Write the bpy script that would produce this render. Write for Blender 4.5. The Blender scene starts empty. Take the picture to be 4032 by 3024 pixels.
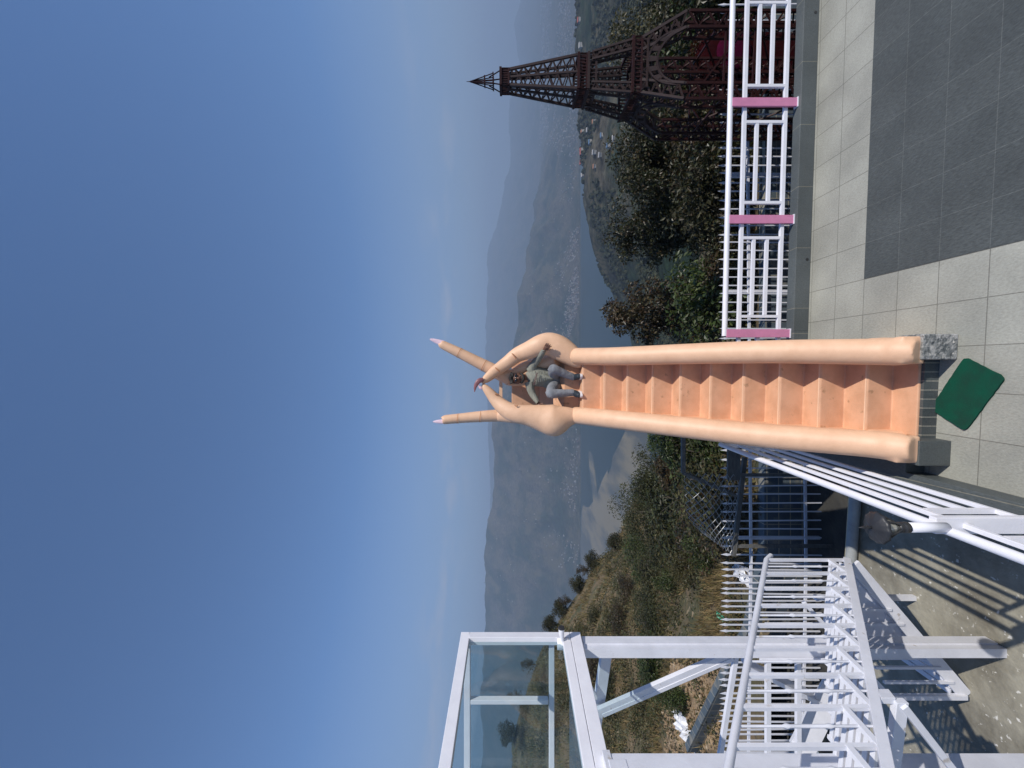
import bpy, math, random
from mathutils import Vector, Matrix, noise
R = math.radians
random.seed(7)
C = bpy.context.scene.collection
sc = bpy.context.scene

# ------------------------------------------------------------------ camera, sky, sun, exposure
F, H = 1570.0, 4.0                       # focal length in photo pixels, camera height above the terrace
cam = bpy.data.cameras.new("camera")
cam.sensor_width = 36.0
cam.lens = F / 4032 * 36
cam.clip_start = 0.05
cam.clip_end = 40000
co = bpy.data.objects.new("camera", cam)
C.objects.link(co)
# the photograph is stored lying on its side: the world's up points to the picture's left
m = Matrix(((0, 1, 0, 0), (0, 0, -1, 0), (-1, 0, 0, 0), (0, 0, 0, 1)))
co.matrix_world = Matrix.Translation((0, 0, H)) @ m
sc.camera = co

SUN = Vector((0.68, -0.62, 1.0)).normalized()
w = bpy.data.worlds.new("World")
sc.world = w
w.use_nodes = True
nt = w.node_tree
nt.nodes.clear()
out = nt.nodes.new("ShaderNodeOutputWorld")
bg = nt.nodes.new("ShaderNodeBackground")
sky = nt.nodes.new("ShaderNodeTexSky")
sky.sky_type = 'NISHITA'
sky.sun_disc = False
sky.sun_elevation = math.asin(SUN.z)
sky.sun_rotation = math.atan2(SUN.x, SUN.y)
sky.altitude = 900
sky.air_density = 1.0
sky.dust_density = 0.2
sky.ozone_density = 4.0
bg.inputs[1].default_value = 0.110
# thin wisps of cloud low over the horizon
tc = nt.nodes.new("ShaderNodeTexCoord")
mp = nt.nodes.new("ShaderNodeMapping")
mp.inputs['Scale'].default_value = (1.6, 1.6, 6.5)
mp.inputs['Location'].default_value = (0.3, 0.0, 0.4)
nz = nt.nodes.new("ShaderNodeTexNoise")
nz.inputs['Scale'].default_value = 3.2
nz.inputs['Detail'].default_value = 7
nz.inputs['Roughness'].default_value = 0.55
rp = nt.nodes.new("ShaderNodeValToRGB")
rp.color_ramp.elements[0].position = 0.50
rp.color_ramp.elements[1].position = 0.70
sp = nt.nodes.new("ShaderNodeSeparateXYZ")
band = nt.nodes.new("ShaderNodeValToRGB")
e = band.color_ramp.elements
e[0].position = 0.09; e[0].color = (0, 0, 0, 1)
e[1].position = 0.15; e[1].color = (1, 1, 1, 1)
x = band.color_ramp.elements.new(0.19); x.color = (.25, .25, .25, 1)
x = band.color_ramp.elements.new(0.235); x.color = (0, 0, 0, 1)
mu = nt.nodes.new("ShaderNodeMath"); mu.operation = 'MULTIPLY'
mu2 = nt.nodes.new("ShaderNodeMath"); mu2.operation = 'MULTIPLY'; mu2.inputs[1].default_value = 0.5
mx = nt.nodes.new("ShaderNodeMixRGB")
mx.inputs[2].default_value = (5.6, 5.3, 5.6, 1)
L = nt.links.new
L(tc.outputs['Generated'], mp.inputs[0]); L(mp.outputs[0], nz.inputs['Vector']); L(nz.outputs['Fac'], rp.inputs[0])
L(tc.outputs['Generated'], sp.inputs[0]); L(sp.outputs['Z'], band.inputs[0])
L(rp.outputs[0], mu.inputs[0]); L(band.outputs[0], mu.inputs[1]); L(mu.outputs[0], mu2.inputs[0])
# clear-air blue, and the dull haze band that lies along the horizon
tint = nt.nodes.new("ShaderNodeMixRGB"); tint.blend_type = 'MULTIPLY'; tint.inputs[0].default_value = 1.0
tint.inputs[2].default_value = (.79, 1.0, 1.19, 1)
hb = nt.nodes.new("ShaderNodeValToRGB")
hb.color_ramp.elements[0].position = 0.05; hb.color_ramp.elements[0].color = (.8, .8, .8, 1)
hb.color_ramp.elements[1].position = 0.36; hb.color_ramp.elements[1].color = (0, 0, 0, 1)
hmix = nt.nodes.new("ShaderNodeMixRGB"); hmix.inputs[2].default_value = (2.35, 2.95, 4.0, 1)
L(sky.outputs[0], tint.inputs[1]); L(sp.outputs['Z'], hb.inputs[0]); L(hb.outputs[0], hmix.inputs[0]); L(tint.outputs[0], hmix.inputs[1])
L(mu2.outputs[0], mx.inputs[0]); L(hmix.outputs[0], mx.inputs[1]); L(mx.outputs[0], bg.inputs[0]); L(bg.outputs[0], out.inputs[0])

sl = bpy.data.lights.new("sun", 'SUN')
sl.energy = 4.6
sl.angle = R(0.53)
sl.color = (1.0, 0.95, 0.87)
so = bpy.data.objects.new("sun", sl)
so.rotation_euler = SUN.to_track_quat('Z', 'Y').to_euler()
so.location = (3, -4, 12)
C.objects.link(so)

sc.view_settings.view_transform = 'Standard'
sc.view_settings.look = 'None'
sc.view_settings.exposure = 0.0
sc.view_settings.gamma = 1.0
sc.render.engine = 'CYCLES'
sc.cycles.use_denoising = True
sc.cycles.max_bounces = 8
sc.cycles.transparent_max_bounces = 16
sc.cycles.volume_bounces = 1

# ------------------------------------------------------------------ measuring helpers
def at(px, py, Y):
    """photo pixel (x = down the world, y = to the world's left) at distance Y"""
    return Vector(((1512 - py) / F * Y, Y, H - (px - 2016) / F * Y))
def on(px, py, Z):
    """photo pixel on the level Z"""
    Y = (H - Z) * F / (px - 2016)
    return Vector(((1512 - py) / F * Y, Y, Z))
TH = R(2.69)
ES = Vector((math.cos(TH), -math.sin(TH), 0))
ET = Vector((math.sin(TH), math.cos(TH), 0))
def T(s, t, z=0.0):
    """terrace frame: s to the right along the kerb, t away from the camera"""
    return ES * s + ET * t + Vector((0, 0, z))
def lerp(a, b, k): return a + (b - a) * k
def pl(tab, x):
    if x <= tab[0][0]: return tab[0][1]
    for (a, va), (b, vb) in zip(tab, tab[1:]):
        if x <= b: return va + (vb - va) * (x - a) / (b - a)
    return tab[-1][1]

# ------------------------------------------------------------------ materials
def mat(name, col, rough=0.6, col2=None, scale=8.0, bump=0.0, bscale=None, metallic=0.0, spec=0.5,
        stretch=(1, 1, 1), lo=0.35, hi=0.65, speck=None, speck_scale=60, speck_at=0.7, detail=6, bdist=0.02):
    m = bpy.data.materials.new(name)
    m.use_nodes = True
    t = m.node_tree
    b = t.nodes["Principled BSDF"]
    b.inputs['Roughness'].default_value = rough
    b.inputs['Metallic'].default_value = metallic
    b.inputs['Specular IOR Level'].default_value = spec
    b.inputs['Base Color'].default_value = (*col, 1)
    tcn = t.nodes.new("ShaderNodeTexCoord")
    mpn = t.nodes.new("ShaderNodeMapping")
    mpn.inputs['Scale'].default_value = stretch
    t.links.new(tcn.outputs['Object'], mpn.inputs[0])
    last = None
    if col2:
        n = t.nodes.new("ShaderNodeTexNoise")
        n.inputs['Scale'].default_value = scale
        n.inputs['Detail'].default_value = detail
        n.inputs['Roughness'].default_value = 0.62
        t.links.new(mpn.outputs[0], n.inputs['Vector'])
        r = t.nodes.new("ShaderNodeValToRGB")
        r.color_ramp.elements[0].position = lo
        r.color_ramp.elements[1].position = hi
        r.color_ramp.elements[0].color = (*col, 1)
        r.color_ramp.elements[1].color = (*col2, 1)
        t.links.new(n.outputs['Fac'], r.inputs[0])
        last = r.outputs[0]
    if speck:
        n2 = t.nodes.new("ShaderNodeTexNoise")
        n2.inputs['Scale'].default_value = speck_scale
        n2.inputs['Detail'].default_value = 3
        t.links.new(mpn.outputs[0], n2.inputs['Vector'])
        r2 = t.nodes.new("ShaderNodeValToRGB")
        r2.color_ramp.elements[0].position = speck_at
        r2.color_ramp.elements[1].position = min(0.99, speck_at + 0.06)
        t.links.new(n2.outputs['Fac'], r2.inputs[0])
        mixn = t.nodes.new("ShaderNodeMixRGB")
        t.links.new(r2.outputs[0], mixn.inputs[0])
        if last: t.links.new(last, mixn.inputs[1])
        else: mixn.inputs[1].default_value = (*col, 1)
        mixn.inputs[2].default_value = (*speck, 1)
        last = mixn.outputs[0]
    if last: t.links.new(last, b.inputs['Base Color'])
    if bump:
        n = t.nodes.new("ShaderNodeTexNoise")
        n.inputs['Scale'].default_value = bscale or scale
        n.inputs['Detail'].default_value = 6
        t.links.new(mpn.outputs[0], n.inputs['Vector'])
        bn = t.nodes.new("ShaderNodeBump")
        bn.inputs['Strength'].default_value = bump
        bn.inputs['Distance'].default_value = bdist
        t.links.new(n.outputs['Fac'], bn.inputs['Height'])
        t.links.new(bn.outputs[0], b.inputs['Normal'])
    return m

def tile_mat(name, c1, c2, mortar, bw, bh, msize, streak, fine=0.35, bump=0.25, diag=0.0, offset=0.0, vert=False, blot=None, shift=None):
    m = bpy.data.materials.new(name)
    m.use_nodes = True
    t = m.node_tree
    b = t.nodes["Principled BSDF"]
    b.inputs['Roughness'].default_value = 0.62
    tcn = t.nodes.new("ShaderNodeTexCoord")
    vec = tcn.outputs['Object']
    mp0 = t.nodes.new("ShaderNodeMapping")
    if vert: mp0.inputs['Rotation'].default_value = (R(90), 0, 0)
    if diag: mp0.inputs['Rotation'].default_value = (R(90) if vert else 0, 0, diag)
    if shift: mp0.inputs['Location'].default_value = shift
    t.links.new(vec, mp0.inputs[0])
    br = t.nodes.new("ShaderNodeTexBrick")
    br.offset = offset
    br.inputs['Color1'].default_value = (*c1, 1)
    br.inputs['Color2'].default_value = (*c2, 1)
    br.inputs['Mortar'].default_value = (*mortar, 1)
    br.inputs['Scale'].default_value = 1.0
    br.inputs['Mortar Size'].default_value = msize
    br.inputs['Mortar Smooth'].default_value = 0.1
    br.inputs['Brick Width'].default_value = bw
    br.inputs['Row Height'].default_value = bh
    t.links.new(mp0.outputs[0], br.inputs['Vector'])
    mp2 = t.nodes.new("ShaderNodeMapping")
    mp2.inputs['Scale'].default_value = streak
    mp2.inputs['Rotation'].default_value = (0, 0, R(35))
    t.links.new(vec, mp2.inputs[0])
    n = t.nodes.new("ShaderNodeTexNoise")
    n.inputs['Scale'].default_value = 75
    n.inputs['Detail'].default_value = 6
    n.inputs['Roughness'].default_value = 0.75
    t.links.new(mp2.outputs[0], n.inputs['Vector'])
    n3 = t.nodes.new("ShaderNodeTexNoise")
    n3.inputs['Scale'].default_value = 1.7
    n3.inputs['Detail'].default_value = 5
    t.links.new(vec, n3.inputs['Vector'])
    r = t.nodes.new("ShaderNodeMapRange")
    r.inputs['From Min'].default_value = 0.3; r.inputs['From Max'].default_value = 0.7
    r.inputs['To Min'].default_value = 1 - fine; r.inputs['To Max'].default_value = 1 + fine
    t.links.new(n.outputs['Fac'], r.inputs[0])
    r3 = t.nodes.new("ShaderNodeMapRange")
    r3.inputs['From Min'].default_value = 0.3; r3.inputs['From Max'].default_value = 0.7
    r3.inputs['To Min'].default_value = 0.80; r3.inputs['To Max'].default_value = 1.13
    t.links.new(n3.outputs['Fac'], r3.inputs[0])
    pr = t.nodes.new("ShaderNodeMath"); pr.operation = 'MULTIPLY'
    t.links.new(r.outputs[0], pr.inputs[0]); t.links.new(r3.outputs[0], pr.inputs[1])
    mulc = t.nodes.new("ShaderNodeMixRGB"); mulc.blend_type = 'MULTIPLY'; mulc.inputs[0].default_value = 1
    t.links.new(br.outputs['Color'], mulc.inputs[1]); t.links.new(pr.outputs[0], mulc.inputs[2])
    lastc = mulc.outputs[0]
    if blot:
        n4 = t.nodes.new("ShaderNodeTexNoise"); n4.inputs['Scale'].default_value = 2.3; n4.inputs['Detail'].default_value = 7
        t.links.new(vec, n4.inputs['Vector'])
        r4 = t.nodes.new("ShaderNodeValToRGB"); r4.color_ramp.elements[0].position = .55; r4.color_ramp.elements[1].position = .68
        t.links.new(n4.outputs['Fac'], r4.inputs[0])
        mb_ = t.nodes.new("ShaderNodeMixRGB"); mb_.inputs[2].default_value = (*blot, 1)
        t.links.new(r4.outputs[0], mb_.inputs[0]); t.links.new(lastc, mb_.inputs[1]); lastc = mb_.outputs[0]
    t.links.new(lastc, b.inputs['Base Color'])
    bn = t.nodes.new("ShaderNodeBump")
    bn.inputs['Strength'].default_value = bump
    bn.inputs['Distance'].default_value = 0.01
    t.links.new(n.outputs['Fac'], bn.inputs['Height'])
    t.links.new(bn.outputs[0], b.inputs['Normal'])
    return m

def leaf_mat(name, cols, rough=0.5, transl=0.25):
    m = bpy.data.materials.new(name)
    m.use_nodes = True
    t = m.node_tree
    b = t.nodes["Principled BSDF"]
    o = t.nodes["Material Output"]
    g = t.nodes.new("ShaderNodeNewGeometry")
    r = t.nodes.new("ShaderNodeValToRGB")
    r.color_ramp.interpolation = 'LINEAR'
    n = len(cols)
    r.color_ramp.elements[0].position = 0; r.color_ramp.elements[0].color = (*cols[0], 1)
    r.color_ramp.elements[1].position = 1; r.color_ramp.elements[1].color = (*cols[-1], 1)
    for i in range(1, n - 1):
        el = r.color_ramp.elements.new(i / (n - 1)); el.color = (*cols[i], 1)
    t.links.new(g.outputs['Random Per Island'], r.inputs[0])
    tcn = t.nodes.new("ShaderNodeTexCoord")
    nz = t.nodes.new("ShaderNodeTexNoise"); nz.inputs['Scale'].default_value = 1.3; nz.inputs['Detail'].default_value = 2
    t.links.new(tcn.outputs['Object'], nz.inputs['Vector'])
    mr = t.nodes.new("ShaderNodeMapRange")
    mr.inputs['From Min'].default_value = .3; mr.inputs['From Max'].default_value = .7
    mr.inputs['To Min'].default_value = .55; mr.inputs['To Max'].default_value = 1.35
    t.links.new(nz.outputs['Fac'], mr.inputs[0])
    mc = t.nodes.new("ShaderNodeMixRGB"); mc.blend_type = 'MULTIPLY'; mc.inputs[0].default_value = 1
    t.links.new(r.outputs[0], mc.inputs[1]); t.links.new(mr.outputs[0], mc.inputs[2])
    t.links.new(mc.outputs[0], b.inputs['Base Color'])
    b.inputs['Roughness'].default_value = rough
    tr = t.nodes.new("ShaderNodeBsdfTranslucent")
    t.links.new(mc.outputs[0], tr.inputs[0])
    mxs = t.nodes.new("ShaderNodeMixShader")
    mxs.inputs[0].default_value = transl
    t.links.new(b.outputs[0], mxs.inputs[1]); t.links.new(tr.outputs[0], mxs.inputs[2])
    t.links.new(mxs.outputs[0], o.inputs['Surface'])
    return m

M = {}
M['white'] = mat("white_paint", (.80, .79, .83), .42, (.70, .69, .74), 5, .06, 60, lo=.3, hi=.8)
M['white_steel'] = mat("white_steel", (.74, .745, .80), .45, (.60, .605, .655), 3, .05, 40, lo=.35, hi=.75, speck=(.48, .44, .41), speck_scale=9, speck_at=.70)
M['pink'] = mat("pink_paint", (.64, .235, .39), .45, (.56, .21, .345), 9, .05, 50)
M['orange'] = mat("orange_paint", (.78, .49, .315), .5, (.67, .40, .245), 6, .3, 140, lo=.3, hi=.75, bdist=.006)
M['orange_step'] = mat("orange_step_paint", (.68, .385, .235), .64, (.57, .31, .18), 5, .45, 110, lo=.38, hi=.66,
                       speck=(.42, .235, .13), speck_scale=9, speck_at=.66, bdist=.004)
M['nail'] = mat("pale_nail", (.80, .60, .66), .35, (.55, .33, .42), 9, lo=.45, hi=.7)
M['nail_dark'] = mat("brown_nail", (.30, .12, .12), .4, (.20, .08, .09), 12)
M['crease'] = mat("crease_groove", (.55, .25, .12), .7, (.45, .20, .10), 20)
M['slate'] = tile_mat("slate_tiles", (.085, .096, .096), (.075, .086, .086), (.20, .19, .15), .8, 40.0, .004, (1, .35, 1), fine=.3, shift=(.13, 17, 0))
M['slate_side'] = tile_mat("slate_band", (.075, .085, .085), (.055, .063, .064), (.25, .24, .20), .085, 40, .005, (1, .4, 1), fine=.3, shift=(.02, 17, 0))
M['rough_stone'] = mat("broken_stone", (.38, .37, .35), .8, (.12, .13, .13), 14, 1.0, 22, lo=.4, hi=.6, bdist=.04, speck=(.55, .52, .47), speck_scale=30, speck_at=.62)
M['mat'] = mat("green_pile", (.006, .078, .046), .95, (.013, .052, .036), 7, .9, 220, spec=.1, bdist=.006, lo=.3, hi=.7)
M['black'] = mat("black_metal", (.018, .019, .022), .42, (.03, .03, .033), 12, .1, 40)
M['glass_bulb'] = mat("lamp_glass", (.45, .43, .36), .12, (.28, .26, .21), 20, spec=.8)
M['tower'] = mat("brown_steel", (.040, .023, .021), .55, (.030, .018, .016), 6, spec=.3)
M['tower_red'] = mat("dark_red_steel", (.032, .009, .008), .55, (.024, .007, .007), 6, spec=.25)
M['concrete'] = mat("worn_concrete", (.32, .30, .24), .85, (.165, .15, .115), 1.5, .7, 16, lo=.38, hi=.60, speck=(.60, .58, .53), speck_scale=17, speck_at=.655, detail=10, bdist=.02)
M['yard'] = mat("dark_yard", (.05, .047, .04), .9, (.02, .02, .019), 2, .6, 8, bdist=.05)
M['wall_dirty'] = mat("stained_wall", (.06, .058, .052), .9, (.02, .02, .02), 1.5, .4, 12, stretch=(1, 1, .3))
M['crazy'] = tile_mat("tiled_wall", (.085, .11, .125), (.065, .085, .105), (.27, .25, .20), .36, .27, .012, (1, 1, 1), fine=.35, vert=True, diag=R(0), blot=(.20, .19, .16))
M['pvc'] = mat("grey_pipe", (.33, .345, .34), .4, (.25, .26, .26), 5)
M['cream'] = mat("cream_pipe", (.55, .49, .32), .5)
M['galv'] = mat("galvanised_wire", (.42, .43, .43), .45, (.22, .22, .22), 20, metallic=.5)
M['wood_grey'] = mat("weathered_beam", (.15, .145, .135), .85, (.09, .088, .08), 6, .4, 20, stretch=(1, 1, 4))
M['skin'] = mat("brown_skin", (.17, .085, .055), .5, (.14, .068, .045), 20, spec=.4)
M['hair'] = mat("black_hair", (.010, .009, .009), .6, (.02, .018, .016), 60, .5, 120)
M['shirt'] = mat("sage_sweatshirt", (.275, .275, .23), .92, (.215, .215, .18), 10, .8, 16, stretch=(1, 1, 2.2), spec=.15, bdist=.02)
M['print'] = mat("faded_print", (.15, .07, .07), .9)
M['jeans'] = mat("grey_denim", (.165, .172, .19), .9, (.27, .28, .30), 8, .8, 18, spec=.15, bdist=.015)
M['shoe'] = mat("navy_shoe", (.012, .019, .030), .6, (.02, .03, .042), 30, .3, 60)
M['sole'] = mat("white_sole", (.72, .68, .68), .6)
M['lens'] = mat("dark_lens", (.004, .004, .006), .1, spec=.8)
M['bark'] = mat("bark", (.10, .085, .065), .9, (.055, .045, .035), 10, .6, 20, stretch=(1, 1, .3))
M['litter'] = mat("white_plastic", (.72, .73, .76), .4, (.5, .51, .54), 10, .5, 12)
M['litter_green'] = mat("green_plastic", (.02, .33, .20), .4)
M['red'] = mat("dark_red_fabric", (.024, .002, .003), .9, (.015, .002, .003), 12, .4, 30, spec=.05)
M['magenta'] = mat("magenta_fabric", (.05, .002, .018), .9, (.035, .002, .012), 12, .4, 30, spec=.05)
M['orange_tinsel'] = leaf_mat("orange_leaf", [(.05, .01, .004), (.10, .03, .005), (.03, .006, .003)])
M['house_wall'] = mat("plaster", (.40, .385, .36), .8, (.28, .27, .25), .6)
M['roof_red'] = mat("red_roof", (.30, .07, .05), .7)
M['roof_blue'] = mat("blue_roof", (.07, .13, .22), .6)
M['roof_grey'] = mat("grey_roof", (.32, .31, .30), .7)
M['roof_rust'] = mat("rust_roof", (.28, .14, .08), .8)
M['town'] = leaf_mat("town_walls", [(.27, .255, .24), (.13, .11, .10), (.34, .34, .34), (.17, .10, .07), (.20, .20, .21), (.10, .12, .14)], .8, 0)
M['leaf_dark'] = leaf_mat("dark_leaves", [(0.0136, 0.0186, 0.0062), (0.0310, 0.0384, 0.0112), (0.0527, 0.0546, 0.0161), (0.0682, 0.0434, 0.0161), (0.0198, 0.0279, 0.0074)], .42)
M['leaf_red'] = leaf_mat("rusty_leaves", [(0.0216, 0.0173, 0.0072), (0.0720, 0.0374, 0.0173), (0.0396, 0.0418, 0.0144), (0.0936, 0.0612, 0.0259), (0.0216, 0.0245, 0.0079)], .42)
M['leaf_green'] = leaf_mat("green_leaves", [(0.0245, 0.0420, 0.0084), (0.0525, 0.0805, 0.0154), (0.0350, 0.0525, 0.0126), (0.0840, 0.1050, 0.0245), (0.0210, 0.0350, 0.0070)], .45)
M['leaf_yellow'] = leaf_mat("yellowish_leaves", [(0.0864, 0.0720, 0.0202), (0.0612, 0.0634, 0.0173), (0.1080, 0.0828, 0.0302), (0.0360, 0.0418, 0.0115)], .5)
M['leaf_olive'] = leaf_mat("olive_leaves", [(0.0248, 0.0285, 0.0099), (0.0446, 0.0459, 0.0149), (0.0620, 0.0527, 0.0211), (0.0217, 0.0279, 0.0087), (0.0527, 0.0341, 0.0186)], .55)
M['scrub'] = leaf_mat("scrub_leaves", [(0.0370, 0.0414, 0.0118), (0.0629, 0.0651, 0.0192), (0.0888, 0.0740, 0.0259), (0.0333, 0.0444, 0.0104), (0.0740, 0.0518, 0.0237)], .55)
M['leaf_hill'] = leaf_mat("hill_tree_leaves", [(0.0216, 0.0302, 0.0086), (0.0418, 0.0504, 0.0144), (0.0612, 0.0634, 0.0187), (0.0288, 0.0374, 0.0101), (0.0540, 0.0418, 0.0158)], .5)
M['grass'] = leaf_mat("dry_grass", [(.21, .145, .065), (.27, .195, .09), (.14, .10, .048), (.13, .125, .04), (.31, .235, .12)], .8, .3)
M['wood_far'] = leaf_mat("far_trees", [(.022, .032, .016), (.034, .044, .020), (.046, .050, .022), (.028, .036, .016)], .8, .1)

def glass_mat():
    m = bpy.data.materials.new("tinted_glass")
    m.use_nodes = True
    t = m.node_tree
    t.nodes.clear()
    o = t.nodes.new("ShaderNodeOutputMaterial")
    tr = t.nodes.new("ShaderNodeBsdfTransparent"); tr.inputs[0].default_value = (.86, .915, .92, 1)
    gl = t.nodes.new("ShaderNodeBsdfGlossy"); gl.inputs[0].default_value = (.55, .58, .6, 1); gl.inputs['Roughness'].default_value = .02
    lw = t.nodes.new("ShaderNodeLayerWeight"); lw.inputs['Blend'].default_value = .5
    pw = t.nodes.new("ShaderNodeMath"); pw.operation = 'POWER'; pw.inputs[1].default_value = 4.0
    fr = t.nodes.new("ShaderNodeMath"); fr.operation = 'MULTIPLY_ADD'; fr.inputs[1].default_value = .7; fr.inputs[2].default_value = .05
    t.links.new(lw.outputs['Facing'], pw.inputs[0]); t.links.new(pw.outputs[0], fr.inputs[0])
    tcn = t.nodes.new("ShaderNodeTexCoord")
    n = t.nodes.new("ShaderNodeTexNoise"); n.inputs['Scale'].default_value = 1.5; n.inputs['Detail'].default_value = 6
    t.links.new(tcn.outputs['Object'], n.inputs['Vector'])
    rr = t.nodes.new("ShaderNodeMapRange"); rr.inputs['From Min'].default_value = .45; rr.inputs['From Max'].default_value = .8
    rr.inputs['To Min'].default_value = 0; rr.inputs['To Max'].default_value = .06
    t.links.new(n.outputs['Fac'], rr.inputs[0])
    df = t.nodes.new("ShaderNodeBsdfDiffuse"); df.inputs[0].default_value = (.45, .47, .46, 1)
    mx_ = t.nodes.new("ShaderNodeMixShader"); mx2 = t.nodes.new("ShaderNodeMixShader")
    t.links.new(fr.outputs[0], mx_.inputs[0]); t.links.new(tr.outputs[0], mx_.inputs[1]); t.links.new(gl.outputs[0], mx_.inputs[2])
    t.links.new(rr.outputs[0], mx2.inputs[0]); t.links.new(mx_.outputs[0], mx2.inputs[1]); t.links.new(df.outputs[0], mx2.inputs[2])
    t.links.new(mx2.outputs[0], o.inputs[0])
    return m
M['glass'] = glass_mat()

# ------------------------------------------------------------------ mesh helpers
class MB:
    def __init__(s): s.v = []; s.f = []; s.mi = []
    def add(s, vs, fs, mi=0):
        n = len(s.v)
        s.v += [Vector(q) for q in vs]
        s.f += [tuple(i + n for i in f) for f in fs]
        s.mi += [mi] * len(fs)
        return s
    def hexa(s, p, mi=0):     # 8 points: bottom 4 ccw, top 4 ccw
        return s.add(p, [(3, 2, 1, 0), (4, 5, 6, 7), (0, 1, 5, 4), (1, 2, 6, 5), (2, 3, 7, 6), (3, 0, 4, 7)], mi)
    def box(s, a, b, fn=None, mi=0):
        x0, y0, z0 = a; x1, y1, z1 = b
        p = [(x0, y0, z0), (x1, y0, z0), (x1, y1, z0), (x0, y1, z0), (x0, y0, z1), (x1, y0, z1), (x1, y1, z1), (x0, y1, z1)]
        if fn: p = [fn(*q) for q in p]
        return s.hexa(p, mi)
    def bar(s, p, q, w, h, up=(0, 0, 1), mi=0):
        p = Vector(p); q = Vector(q); d = (q - p).normalized(); u = Vector(up)
        if abs(d.dot(u)) > .97: u = Vector((0, 1, 0)) if abs(d.y) < .9 else Vector((1, 0, 0))
        r = d.cross(u).normalized(); u = r.cross(d).normalized()
        a = r * (w / 2); b = u * (h / 2)
        return s.hexa([p - a - b, p + a - b, p + a + b, p - a + b, q - a - b, q + a - b, q + a + b, q - a + b], mi)
    def tube(s, pts, rad, n=12, flat=1.0, flat_axis=None, mi=0, cap=True):
        pts = [Vector(p) for p in pts]
        if not hasattr(rad, '__len__'): rad = [rad] * len(pts)
        d0 = (pts[1] - pts[0]).normalized()
        u = Vector((0, 0, 1)) if abs(d0.z) < .9 else Vector((1, 0, 0))
        rings = []
        for i, p in enumerate(pts):
            d = (pts[min(i + 1, len(pts) - 1)] - pts[max(i - 1, 0)]).normalized()
            r = d.cross(u).normalized(); u = r.cross(d).normalized()
            ring = []
            for k in range(n):
                a = 2 * math.pi * k / n
                o = (r * math.cos(a) + u * math.sin(a)) * rad[i]
                if flat_axis is not None:
                    fa = Vector(flat_axis); o -= fa * o.dot(fa) * (1 - flat)
                ring.append(p + o)
            rings.append(ring)
        vs = [q for ring in rings for q in ring]; fs = []
        for i in range(len(pts) - 1):
            for k in range(n):
                a = i * n + k; b = i * n + (k + 1) % n
                fs.append((a, b, b + n, a + n))
        if cap:
            q0 = len(vs); vs += [Vector(p) for p in rings[0]]; fs.append(tuple(q0 + k for k in range(n - 1, -1, -1)))
            q0 = len(vs); vs += [Vector(p) for p in rings[-1]]; fs.append(tuple(q0 + k for k in range(n)))
        return s.add(vs, fs, mi)
    def ball(s, c, r, n=14, mi=0):
        if not hasattr(r, '__len__'): r = (r, r, r)
        c = Vector(c); vs = []; fs = []; m_ = n // 2
        for i in range(1, m_):
            ph = math.pi * i / m_
            for k in range(n):
                a = 2 * math.pi * k / n
                vs.append(c + Vector((r[0] * math.sin(ph) * math.cos(a), r[1] * math.sin(ph) * math.sin(a), r[2] * math.cos(ph))))
        vs.append(c + Vector((0, 0, r[2]))); vs.append(c - Vector((0, 0, r[2])))
        for i in range(m_ - 2):
            for k in range(n):
                a = i * n + k; b = i * n + (k + 1) % n
                fs.append((a, a + n, b + n, b))
        t_ = len(vs) - 2
        for k in range(n):
            fs.append((t_, k, (k + 1) % n)); fs.append((t_ + 1, (m_ - 2) * n + (k + 1) % n, (m_ - 2) * n + k))
        return s.add(vs, fs, mi)
    def lathe(s, c, prof, n=20, mi=0):       # prof: (radius, z)
        c = Vector(c); vs = []; fs = []
        for r, z in prof:
            for k in range(n):
                a = 2 * math.pi * k / n
                vs.append(c + Vector((r * math.cos(a), r * math.sin(a), z)))
        for i in range(len(prof) - 1):
            for k in range(n):
                a = i * n + k; b = i * n + (k + 1) % n
                fs.append((a, b, b + n, a + n))
        fs.append(tuple(range(n - 1, -1, -1))); fs.append(tuple(range((len(prof) - 1) * n, len(prof) * n)))
        return s.add(vs, fs, mi)
    def prism(s, poly, vec, mi=0):
        n = len(poly); vec = Vector(vec)
        vs = [Vector(p) for p in poly] + [Vector(p) + vec for p in poly]
        fs = [tuple(range(n - 1, -1, -1)), tuple(range(n, 2 * n))] + [(i, (i + 1) % n, (i + 1) % n + n, i + n) for i in range(n)]
        return s.add(vs, fs, mi)
    def build(s, name, mats, parent=None, smooth=False, bevel=0.0):
        if not isinstance(mats, (list, tuple)): mats = [mats]
        off = Vector((0, 0, 0)); q = parent
        while q is not None:
            off += q.location; q = q.parent
        me = bpy.data.meshes.new(name)
        me.from_pydata([tuple(p - off) for p in s.v], [], s.f)
        for m_ in mats: me.materials.append(m_)
        if len(mats) > 1: me.polygons.foreach_set('material_index', s.mi)
        me.update()
        o = bpy.data.objects.new(name, me)
        C.objects.link(o)
        o.parent = parent
        if smooth: me.polygons.foreach_set('use_smooth', [True] * len(me.polygons))
        if bevel:
            bv = o.modifiers.new("bevel", 'BEVEL'); bv.width = bevel; bv.segments = 2; bv.limit_method = 'ANGLE'; bv.angle_limit = R(40)
        return o
    def fuse(s, name, material, parent, voxel, smooth=4):
        o = s.build(name, material, parent, True)
        rm = o.modifiers.new("remesh", 'REMESH'); rm.mode = 'VOXEL'; rm.voxel_size = voxel; rm.use_smooth_shade = True
        if smooth:
            sm = o.modifiers.new("smooth", 'SMOOTH'); sm.factor = .5; sm.iterations = smooth
        bpy.context.view_layer.update()
        dg = bpy.context.evaluated_depsgraph_get()
        me = bpy.data.meshes.new_from_object(o.evaluated_get(dg))
        o.modifiers.clear()
        me.materials.clear(); me.materials.append(material)
        me.polygons.foreach_set('use_smooth', [True] * len(me.polygons))
        o.data = me
        return o

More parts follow.
